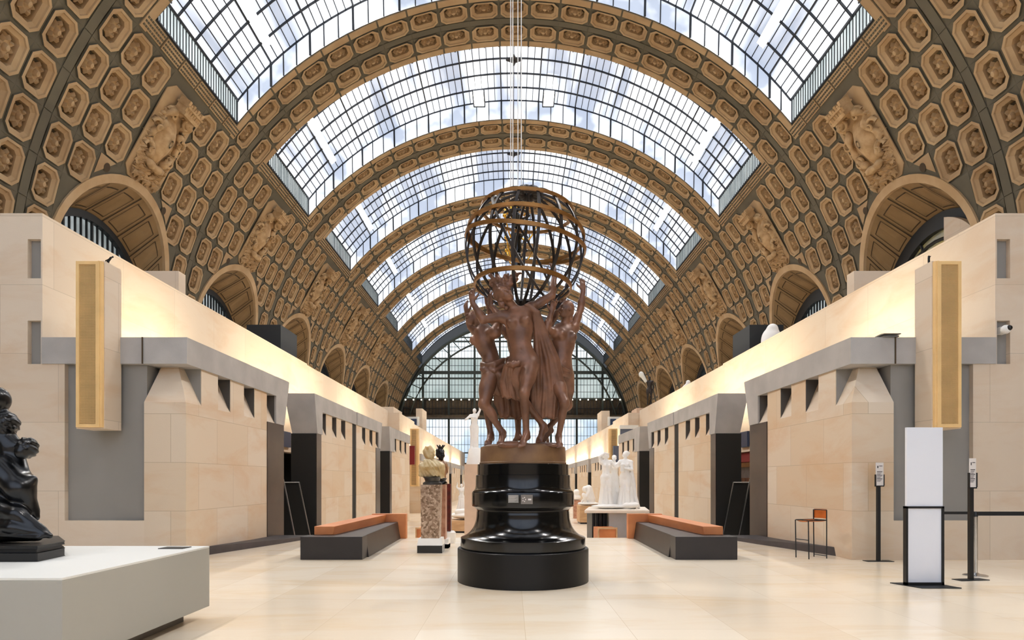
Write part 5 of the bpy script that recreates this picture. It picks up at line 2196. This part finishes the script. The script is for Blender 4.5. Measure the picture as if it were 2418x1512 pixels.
# --- chrome barrier post and belts
def barrier(px, d, label):
    x = P(px, 0, d).x
    t = thing('barrier_post', label, 'barrier post', (x, d, 0))
    mb = MB()
    mb.lathe([(.17, 0), (.17, .012), (.15, .02), (.06, .035), (.04, .05), (.01, .05)], (x, d, 0), 32)
    mb.build('foot', 'chrome', t, smooth='auto')
    mb = MB()
    mb.lathe([(.032, .05), (.032, .93), (.01, .93)], (x, d, 0), 24)
    mb.build('post', 'chrome', t, smooth='auto')
    mb = MB()
    mb.lathe([(.036, .93), (.036, 1.0), (.03, 1.01), (.01, 1.01)], (x, d, 0), 24)
    mb.build('belt_head', 'sign_frame', t, smooth='auto')
    return x


xb_ = barrier(2303, 10.0, 'chrome barrier post behind the notice stand near the right edge')
mb = MB()
mb.box(xb_ + .03, xb_ + 1.6, 9.998, 10.003, .945, .99)
tag(mb.build('barrier_belt', 'belt_black', origin=(xb_ + .03, 10.0, .96)), 'black belt running right from the chrome post, lower of two', 'barrier belt')
xh = barrier(2180, 10.6, 'chrome barrier post hidden behind the white sign board')
mb = MB()
mb.box(xh, xh + 2.6, 10.6, 10.605, .935, .98)
tag(mb.build('barrier_belt', 'belt_black', origin=(xh, 10.6, .96)), 'black belt stretched from behind the white sign, upper of two', 'barrier belt')

# --- high chair with orange leather
hc_ = thing('bar_chair', 'high black wire chair with orange leather back by the right stone wall', 'chair', (5.75, 12.2, 0))
A_, B_, C_, D_ = [(P(1884, 0, 12.3).x, 12.38), (P(1909, 0, 12.1).x, 12.08), (P(1925, 0, 12.45).x, 12.5), (P(1952, 0, 12.2).x, 12.2)]
zs_ = .735
for q, (lx, ly) in enumerate((A_, B_, C_, D_)):
    mb = MB()
    top = .93 if q > 1 else zs_
    mb.tube([(lx, ly, .0), (lx - (.012 if q != 3 else 0), ly, top)], .011, 8)
    mb.build('leg', 'iron', hc_)
for u, v_, z in ((A_, B_, .36), (C_, D_, .05), (C_, D_, .93)):
    mb = MB()
    mb.tube([(*u, z), (*v_, z)], .009, 6)
    mb.build('stretcher', 'iron', hc_)
mb = MB()
mb.tube([(*A_, zs_), (*B_, zs_), (*D_, zs_), (*C_, zs_)], .011, 6, closed=True)
mb.build('seat_frame', 'iron', hc_)
mb = MB()
v = []
for i in range(9):
    t = i / 8
    for j in range(9):
        s_ = j / 8
        x = (A_[0] * (1 - s_) + B_[0] * s_) * (1 - t) + (C_[0] * (1 - s_) + D_[0] * s_) * t
        y = (A_[1] * (1 - s_) + B_[1] * s_) * (1 - t) + (C_[1] * (1 - s_) + D_[1] * s_) * t
        v.append((x, y, zs_ - .03 * sin(pi * s_)))
nv = len(v)
v += [(x, y, z - .006) for x, y, z in v]
f = [(i * 9 + j, i * 9 + j + 1, i * 9 + j + 10, i * 9 + j + 9) for i in range(8) for j in range(8)]
f += [tuple(nv + q for q in g[::-1]) for g in f]
mb.add(v, f)
mb.build('seat', 'leather', hc_, smooth=True)
mb = MB()
v = []
for i in range(9):
    t = i / 8
    for z in (.765, .945):
        bow = .035 * sin(pi * t)
        v.append((C_[0] + (D_[0] - C_[0]) * t + bow, C_[1] + (D_[1] - C_[1]) * t + bow, z))
nv = len(v)
v += [(x + .008, y + .008, z) for x, y, z in v]
f = [(2 * i, 2 * i + 1, 2 * i + 3, 2 * i + 2) for i in range(8)]
f += [tuple(nv + q for q in g[::-1]) for g in f] + [(0, nv, nv + 1, 1), (16, 17, nv + 17, nv + 16)]
mb.add(v, f)
mb.build('backrest', 'leather', hc_, smooth=True)

# --- benches
for s in (-1, 1):
    side = 'left' if s < 0 else 'right'
    t = thing('bench', 'long black bench with orange wooden back on the %s of the bronze group' % side, 'bench', (s * 3.5, 14.5, 0), 'benches flanking the aisle')
    mb = MB()
    mb.box(s * 2.96, s * 4.13, 12.0, 12.42, 0, .435)
    mb.hexa([(s * 2.93, 12.42, 0), (s * 3.85, 12.42, 0), (s * 3.5, 16.35, 0), (s * 3.0, 16.35, 0)],
            [(s * 2.99, 12.42, .43), (s * 3.85, 12.42, .43), (s * 3.5, 16.35, .43), (s * 3.07, 16.35, .43)])
    mb.build('seat', 'bench_black', t, bevel=.006)
    mb = MB()
    mb.hexa([(s * 3.63, 12.43, .436), (s * 4.0, 12.43, .436), (s * 3.75, 16.9, 0), (s * 3.45, 16.5, 0)],
            [(s * 3.60, 12.43, .60), (s * 4.0, 12.43, .60), (s * 3.72, 16.9, .62), (s * 3.36, 16.5, .62)])
    mb.build('backrest', 'orange_wood', t, bevel=.008)
    mb = MB()
    mb.hexa([(s * 2.86, 16.36, 0), (s * 3.8, 16.36, 0), (s * 3.8, 16.58, 0), (s * 2.86, 16.58, 0)],
            [(s * 2.86, 16.36, .64), (s * 3.74, 16.36, .64), (s * 3.74, 16.58, .64), (s * 2.86, 16.58, .64)])
    mb.build('end_panel', 'orange_wood', t, bevel=.008)
    t = thing('wooden_crate_seat', 'low orange wooden box seat just past the end of the %s bench' % side, 'seat', (s * 2.6, 19, LOW))
    mb = MB()
    sb(mb, s, 2.42, 3.0, 18.9, 19.9, LOW, .06)
    mb.build('box', 'orange_wood', t, bevel=.01)
    mb = MB()
    sb(mb, s, 2.42, 2.46, 18.86, 18.9, LOW, .10)
    sb(mb, s, 2.96, 3.0, 18.86, 18.9, LOW, .10)
    sb(mb, s, 2.46, 2.96, 18.86, 18.9, .05, .10)
    mb.build('edge_frame', 'wood_pale', t)


# ================================================================== statues
REST = dict(head=(0, -.02, 1.60), neck=(0, 0, 1.44), chest=(0, 0, 1.27), waist=(0, 0, 1.08), pelvis=(0, 0, .94),
            sL=(-.17, 0, 1.40), eL=(-.25, .02, 1.12), wL=(-.22, -.1, .88), dL=(0, -.2, -1), nL=(1, 0, 0),
            sR=(.17, 0, 1.40), eR=(.25, .02, 1.12), wR=(.22, -.1, .88), dR=(0, -.2, -1), nR=(-1, 0, 0),
            hL=(-.09, 0, .90), kL=(-.10, -.02, .50), aL=(-.11, .02, .09), tL=(-.13, -.14, .03),
            hR=(.09, 0, .90), kR=(.10, -.08, .50), aR=(.11, .05, .10), tR=(.12, -.10, .03))


def posed(B, pos, sc_, rot=0.0, sex='f', hair='bun', face=None, crown=None, **ch_):
    J = dict(REST)
    J.update(ch_)
    Rm = Matrix.Rotation(rot, 3, 'Z')
    out = {}
    for k, v in J.items():
        v = Vector(v)
        out[k] = (Rm @ v) if k[0] in 'dn' and k not in ('neck',) else Vector(pos) + Rm @ (v * sc_)
    fc = Rm @ Vector(face or (0, -1, 0))
    figure(B, out, sc_, Rm @ Vector((0, -1, 0)), sex, fc, Rm @ Vector(crown or (0, 0, 1)), hair)
    return Rm


def skirt(B, pos, sc_, z0, z1, r0, r1, n=9, k=.03, cx=0, cy=0):
    for i in range(n):
        a = 2 * pi * i / n
        p = Vector(pos)
        B.cone(p + Vector((cx + r0 * cos(a), cy + r0 * .8 * sin(a), z0)) * sc_, p + Vector((cx + r1 * cos(a), cy + r1 * .8 * sin(a), z1)) * sc_, .035 * sc_, .05 * sc_, k * sc_)
    B.cone(Vector(pos) + Vector((cx, cy, z0)) * sc_, Vector(pos) + Vector((cx, cy, z1)) * sc_, r0 * .85 * sc_, r1 * .85 * sc_, .03)


# white marble group on the pale table
tb = thing('display_table', 'pale topped display table with black slatted front under the white marble group', 'table', (3.2, 20.2, LOW))
mb = MB()
mb.hexa([(2.15, 20.0, .47), (4.2, 20.0, .47), (4.6, 22.6, .47), (2.6, 22.6, .47)], [(2.15, 20.0, .56), (4.2, 20.0, .56), (4.6, 22.6, .56), (2.6, 22.6, .56)])
mb.build('tabletop', 'table_top', tb, bevel=.01)
mb = MB()
mb.box(2.95, 4.1, 20.15, 22.4, LOW, .47)
mb.build('body', 'grey_lintel', tb)
mb = MB()
for i in range(4):
    mb.box(2.42 + .13 * i, 2.49 + .13 * i, 20.2 + .1 * i, 20.32 + .1 * i, LOW, .47)
mb.box(2.5, 2.95, 20.7, 22.3, LOW, .46)
mb.build('slatted_leg', 'black_satin', tb)
g = thing('marble_group', 'white marble group of standing embracing women on the pale table', 'sculpture', (3.35, 21, .56))
zt_ = .64
B = Sculpt(.018)
posed(B, (2.98, 21.0, zt_), 1.05, .2, face=(.5, -.6, .4), sL=(-.16, .02, 1.40), eL=(-.22, -.02, 1.56), wL=(-.05, -.06, 1.68), dL=(1, 0, -.2),
      sR=(.16, 0, 1.40), eR=(.30, -.05, 1.24), wR=(.42, -.06, 1.36), dR=(.6, 0, .6))
skirt(B, (2.98, 21.05, zt_), 1.05, .75, .05, .12, .2, 8)
B.build('figure', 'marble_white', g)
B = Sculpt(.018)
posed(B, (3.62, 21.0, zt_), 1.07, -.35, face=(-.8, -.4, -.1), crown=(-.2, 0, 1), sL=(-.15, -.04, 1.38), eL=(-.32, -.1, 1.24), wL=(-.48, -.08, 1.36), dL=(-.8, 0, .3),
      sR=(.17, 0, 1.36), eR=(.22, -.1, 1.14), wR=(0, -.2, 1.18), dR=(-1, 0, 0))
folds(B, [(3.78, 21.0, 2.0), (3.86, 21.0, 1.5), (3.9, 21.05, .95), (3.95, 21, .62)], [.04, .05, .06, .07], 4, [.03, .06, .1, .14])
skirt(B, (3.66, 21.05, zt_), 1.05, .85, .05, .13, .25, 9)
B.build('figure', 'marble_white', g)
B = Sculpt(.02)
posed(B, (3.3, 21.35, zt_), 1.0, .0, face=(-.2, -.9, 0), eL=(-.3, -.1, 1.3), wL=(-.3, -.2, 1.45), eR=(.32, -.1, 1.34), wR=(.3, -.2, 1.42))
skirt(B, (3.3, 21.4, zt_), 1.0, .9, .05, .13, .2, 8)
B.build('figure', 'marble_white', g)
B = Sculpt(.025)
B.ell((3.3, 21.15, zt_), (.8, .35, .07), None, .05)
B.ell((3.0, 21.0, zt_ + .01), (.32, .28, .08), None, .05)
B.ell((3.75, 21.0, zt_ + .05), (.34, .26, .12), None, .05)
B.build('base', 'marble_white', g)

# crouching figure on wooden plinth, right of the pedestal
t = thing('wooden_plinth', 'pale wooden box plinth under the crouching white figure', 'plinth', (4.0, 35.5, LOW))
mb = MB()
mb.box(3.6, 5.1, 35.0, 36.6, LOW + .08, .1)
mb.build('body', 'wood_pale', t)
mb = MB()
mb.box(3.65, 5.05, 35.05, 36.5, LOW, LOW + .08)
mb.build('foot', 'black_satin', t)
t = thing('crouching_statue', 'white marble crouching figure with bowed head on a wooden plinth', 'sculpture', (4.1, 35.5, .1))
B = Sculpt(.03)
o = Vector((4.1, 35.5, .1))
B.ell(o + Vector((.05, 0, .1)), (.62, .35, .09), None, .05)
B.cone(o + Vector((.2, 0, .35)), o + Vector((.05, 0, .95)), .24, .2, .1)
B.cone(o + Vector((.05, 0, .95)), o + Vector((-.15, -.05, 1.0)), .12, .08, .08)
B.ell(o + Vector((-.2, -.08, .92)), (.12, .14, .15), None, .04)
B.cone(o + Vector((.2, -.05, .3)), o + Vector((-.25, -.2, .6)), .15, .1, .06)
B.cone(o + Vector((-.25, -.2, .6)), o + Vector((-.1, -.15, .15)), .1, .07, .05)
B.cone(o + Vector((.1, -.12, .85)), o + Vector((-.1, -.25, .5)), .08, .06, .05)
B.cone(o + Vector((-.1, -.25, .5)), o + Vector((-.35, -.15, .25)), .06, .05, .04)
B.cone(o + Vector((-.1, 0, .15)), o + Vector((-.5, -.1, .12)), .1, .06, .05)
B.build('body', 'marble_white', t)

t = thing('bust_on_column', 'small white bust on a pinkish column just right of the black pedestal', 'sculpture', (3.2, 40, LOW))
mb = MB()
mb.box(3.75, 4.2, 40, 40.5, LOW, .25)
mb.build('column', 'marble_pink', t)
B = Sculpt(.03)
B.ball((3.95, 40.2, .75), .2, .05)
B.ell((3.95, 40.2, .42), (.28, .2, .2), None, .06)
B.build('bust', 'marble_white', t)

# reclining group left of the pedestal
t = thing('wooden_plinth', 'low pale wooden plinth under the reclining white group', 'plinth', (-2.0, 29.5, LOW))
mb = MB()
mb.box(-3.0, -1.2, 29, 32, LOW + .08, -.35)
mb.build('body', 'wood_pale', t)
mb = MB()
mb.box(-2.95, -1.25, 29.05, 31.9, LOW, LOW + .08)
mb.build('foot', 'black_satin', t)
t = thing('reclining_statue', 'white marble reclining figure on the low wooden plinth behind the columns', 'sculpture', (-2.0, 29.5, -.35))
B = Sculpt(.03)
o = Vector((-2.0, 29.7, -.35))
B.ell(o + Vector((-.1, .4, .2)), (.95, .7, .19), None, .08)
B.cone(o + Vector((-.7, 0, .38)), o + Vector((0, 0, .42)), .12, .15, .06)
B.cone(o + Vector((0, 0, .42)), o + Vector((.45, 0, .85)), .17, .16, .08)
B.cone(o + Vector((.45, 0, .85)), o + Vector((.5, 0, 1.05)), .07, .07, .05)
B.ell(o + Vector((.5, -.03, 1.15)), (.11, .12, .14), None, .03)
B.cone(o + Vector((.4, -.1, .85)), o + Vector((.1, -.3, .55)), .07, .06, .04)
B.cone(o + Vector((.1, -.3, .55)), o + Vector((-.3, -.3, .4)), .06, .05, .04)
B.cone(o + Vector((.55, .05, .85)), o + Vector((.75, -.05, .5)), .07, .06, .04)
B.build('body', 'marble_white', t)

t = thing('dancing_statue', 'slim white marble standing figure beyond the reclining group', 'sculpture', (-2.75, 33, -.4))
B = Sculpt(.025)
posed(B, (-2.75, 33, -.15), .86, .3, sR=(.14, 0, 1.42), eR=(.2, 0, 1.62), wR=(.12, 0, 1.8), dR=(0, 0, 1), sL=(-.16, 0, 1.4), eL=(-.3, 0, 1.5), wL=(-.25, 0, 1.7), dL=(0, 0, 1))
skirt(B, (-2.75, 33, -.2), .9, .8, .05, .14, .3, 8)
B.build('body', 'marble_white', t)
mb = MB()
mb.box(-3.1, -2.4, 32.7, 33.4, LOW, -.2)
mb.build('base', 'wood_pale', t)

# tall stretching figure left of the bronze base
t = thing('tall_plinth', 'tall pinkish beige plinth under the white reaching figure', 'plinth', (-1.6, 25, LOW))
mb = MB()
mb.box(-1.98, -1.15, 24.7, 25.5, LOW, 2.13)
mb.build('body', 'wood_pink', t)
t = thing('reaching_statue', 'white marble woman reaching one arm straight up, left of the bronze base', 'sculpture', (-1.6, 25, 2.13))
B = Sculpt(.022)
p0 = (-1.62, 25.1, 2.75)
posed(B, p0, .94, .25, face=(-.3, -.8, .4), sR=(.14, 0, 1.42), eR=(.24, 0, 1.62), wR=(.24, 0, 1.86), dR=(-.1, 0, 1), sL=(-.16, 0, 1.38), eL=(-.38, -.05, 1.22), wL=(-.22, -.15, 1.30), dL=(1, 0, .4))
skirt(B, p0, .94, .85, .02, .13, .13, 8)
B.build('body', 'marble_white', t)
mb = MB()
mb.lathe([(.34, 2.13), (.31, 2.3), (.24, 2.7), (.2, 2.78), (.05, 2.8)], (-1.6, 25.1, 0), 20)
mb.build('base', 'marble_white', t, smooth='auto')

# --- three columns with busts, left of the pedestal
def col_box(mb, xa, xb, d, depth, y0, y1, mi=None):
    mb.box(P(xa, 0, d).x, P(xb, 0, d).x, d, d + depth, P(0, y1, d).z, P(0, y0, d).z, mi)


d = 13.1
t = thing('marble_column', 'mottled brown marble column on a white and black base', 'column', (P(1016, 0, d).x, d + .25, 0))
mb = MB()
x0, x1 = P(985, 0, d).x, P(1044, 0, d).x
mb.box(x0, x1, d, d + .5, 0, .155)
mb.build('base_block', 'black_gloss', t)
mb = MB()
mb.hexa([(x0, d, .155), (x1, d, .155), (x1, d + .5, .155), (x0, d + .5, .155)], [(x0 + .015, d + .03, .30), (x1 - .015, d + .03, .30), (x1 - .015, d + .47, .30), (x0 + .015, d + .47, .30)])
mb.build('base_slab', 'marble_white', t)
mb = MB()
a0, a1 = P(993.5, 0, d).x, P(1036, 0, d).x
mb.hexa([(a0, d + .05, .30), (a1, d + .05, .30), (a1, d + .42, .30), (a0, d + .42, .30)], [(a0 - .01, d + .04, 1.41), (a1 + .03, d + .04, 1.41), (a1 + .03, d + .44, 1.41), (a0 - .01, d + .44, 1.41)])
mb.build('shaft', 'marble_brown', t)
t = thing('draped_bust', 'pale onyx bust in a hooded cloak on the mottled brown column', 'sculpture', (P(1018, 0, d).x, d + .25, 1.41))
bx = P(1021, 0, d + .25).x
mb = MB()
mb.lathe([(.2, 1.41), (.2, 1.45), (.15, 1.48), (.17, 1.54), (.2, 1.57), (.05, 1.58)], (bx, d + .25, 0), 24)
mb.build('socle', 'socle_dark', t, smooth='auto')
B = Sculpt(.012)
c = Vector((bx, d + .25, 1.57))
wv2 = lambda X, Y, Z: .010 * np.sin(60 * X + 25 * Z) * np.cos(35 * Y)
B.ell(c + Vector((0, 0, .16)), (.24, .17, .22), None, .05, False, wv2)
B.cone(c + Vector((-.2, 0, .22)), c + Vector((-.24, 0, .05)), .09, .05, .05, False, wv2)
B.cone(c + Vector((.18, -.03, .22)), c + Vector((.2, -.02, .03)), .09, .06, .05, False, wv2)
folds(B, [c + Vector((-.1, -.1, .35)), c + Vector((-.02, -.18, .2)), c + Vector((.08, -.16, .04))], [.03, .035, .02], 5, [.06, .12, .08])
B.build('cloak', 'onyx', t)
B = Sculpt(.011)
hC = c + Vector((-.04, .0, .50))
B.cone(c + Vector((0, 0, .3)), hC - Vector((0, 0, .08)), .075, .06, .04)
head(B, hC, (.75, -.6, 0), (0, 0, 1), 1.05, 'none')
B.ell(hC + Vector((-.03, .03, .02)), (.12, .12, .145), None, .03, False, wv2)
B.ell(hC + Vector((-.09, .04, .05)), (.06, .07, .09), None, .04, False, wv2)
B.build('hooded_head', 'onyx', t)

d = 14.0
t = thing('marble_column', 'narrow pink marble column on a small white base behind the mottled one', 'column', (P(1050, 0, d).x, d + .2, 0))
mb = MB()
col_box(mb, 1036, 1059, d, .4, 1286, 1296)
mb.box(P(1036, 0, d).x, P(1059, 0, d).x, d, d + .42, 0, .2)
mb.build('base_block', 'marble_white', t)
mb = MB()
mb.box(P(1031, 0, d).x, P(1051.5, 0, d).x, d + .03, d + .36, .2, 1.41)
mb.build('shaft', 'marble_pink', t)
t = thing('dark_faced_bust', 'bust with black face, spiky headdress and brown robe behind the hooded bust', 'sculpture', (P(1042, 0, d).x, d + .2, 1.41))
c = P(1042, 1128, d + .2)
B = Sculpt(.012)
B.ell(c + Vector((0, 0, .20)), (.16, .15, .2), None, .05, False, wv2)
folds(B, [c + Vector((-.05, -.12, .36)), c + Vector((.0, -.16, .2)), c + Vector((.05, -.13, .02))], [.03, .03, .02], 4, [.04, .09, .06])
B.build('robe', 'onyx_brown', t)
B = Sculpt(.011)
hC = c + Vector((-.01, -.02, .52))
B.cone(c + Vector((0, 0, .3)), hC, .06, .05, .04)
head(B, hC, (.5, -.85, 0), (0, 0, 1), 1.15, 'curl')
for i in range(7):
    a = i * 2 * pi / 7
    B.cone(hC + Vector((0, 0, .1)), hC + Vector((.09 * cos(a), .09 * sin(a), .2)), .03, .012, .02)
B.build('head', 'black_bronze', t)
mb = MB()
mb.lathe([(.14, 0), (.13, .05), (.1, .08), (.13, .14), (.02, .15)], (c.x, c.y, 1.41), 20)
mb.build('socle', 'black_gloss', t, smooth='auto')

d = 15.0
t = thing('marble_column', 'dark red marble column on a small white base, last of three', 'column', (P(1058, 0, d).x, d + .2, 0))
mb = MB()
mb.lathe([(.13, 0), (.13, .05), (.15, .1), (.15, .26), (.11, .3), (.02, .31)], (P(1060, 0, d).x, d + .16, 0), 16)
mb.build('base_block', 'marble_white', t, smooth='auto')
mb = MB()
mb.box(P(1051, 0, d).x, P(1064, 0, d).x, d + .03, d + .28, .3, 1.42)
mb.build('shaft', 'marble_red', t)

# --- statues up on the right-hand terrace
t = thing('winged_statue', 'dark bronze standing figure holding a pale shape on top of the right wall', 'sculpture', (9.2, 42.5, 6.5))
B = Sculpt(.035)
posed(B, (9.0, 42.2, 6.5), 1.12, -.2, sex='m', hair='curl', sL=(-.18, 0, 1.42), eL=(-.28, -.05, 1.6), wL=(-.3, -.1, 1.8), dL=(-.4, 0, 1))
B.build('body', 'bronze_dark', t)
B = Sculpt(.04)
B.cone((8.75, 42.2, 8.1), (8.5, 42.2, 8.5), .1, .15, .06)
B.ell((8.45, 42.2, 8.55), (.17, .15, .2), None, .05)
B.build('raised_shape', 'plinth_top', t)
t = thing('terrace_statue', 'white marble reclining figure on the right wall beside the dark winged statue', 'sculpture', (9.6, 38.5, 6.5))
B = Sculpt(.04)
B.ell((10.45, 38.5, 6.52), (.6, .5, .2), None, .05)
B.cone((10.2, 38.5, 6.9), (10.5, 38.5, 7.25), .2, .16, .08)
B.ball((10.55, 38.5, 7.45), .14, .05)
B.build('body', 'marble_white', t)
t = thing('terrace_statue', 'polished white rounded sculpture on the right wall beside the dark box', 'sculpture', (9.9, 26, 6.3))
B = Sculpt(.04)
B.ell((10.2, 25.3, 7.1), (.38, .4, .5), None, .06)
B.ell((10.05, 25.2, 6.95), (.28, .3, .45), None, .06)
B.ball((10.2, 25.2, 7.5), .22, .06)
B.build('body', 'marble_white', t)
mb = MB()
mb.box(9.78, 10.5, 25, 25.7, 6.31, 6.6)
mb.build('base', 'plinth_top', t)

for s, lb in ((-1, 'tiny black bending figure on top of the left gilt grille'), (1, 'tiny black standing figure on top of the right gilt grille')):
    o = Vector((s * 7.68 + (.08 if s < 0 else -.10), 11.75, 5.48))
    t = thing('statuette', lb, 'statuette', tuple(o))
    B = Sculpt(.008)
    if s < 0:
        B.cone(o + Vector((-.06, 0, .0)), o + Vector((-.01, 0, .07)), .012, .014, .01)
        B.cone(o + Vector((.02, 0, .0)), o + Vector((.0, 0, .07)), .012, .014, .01)
        B.cone(o + Vector((0, 0, .07)), o + Vector((.05, 0, .14)), .02, .02, .01)
        B.ball(o + Vector((.085, 0, .155)), .018, .01)
        B.cone(o + Vector((.04, 0, .13)), o + Vector((-.04, 0, .09)), .01, .008, .01)
        B.cone(o + Vector((-.04, 0, .09)), o + Vector((-.08, 0, .03)), .009, .007, .01)
    else:
        B.cone(o + Vector((-.02, 0, 0)), o + Vector((0, 0, .08)), .012, .015, .01)
        B.cone(o + Vector((.03, 0, 0)), o + Vector((0, 0, .08)), .012, .015, .01)
        B.cone(o + Vector((0, 0, .08)), o + Vector((0, 0, .14)), .018, .02, .01)
        B.ball(o + Vector((0, 0, .165)), .018, .01)
        B.cone(o + Vector((0, 0, .14)), o + Vector((.035, 0, .17)), .009, .008, .01)
    B.build('body', 'black_satin', t)

# small glowing things need not be picked as light sources one by one
for m_ in bpy.data.materials:
    if m_.name not in ('skylight_glass', 'back_fill_glass', 'end_glass', 'end_glass_mid', 'end_glass_low'):
        try:
            m_.cycles.emission_sampling = 'NONE'
        except Exception:
            pass
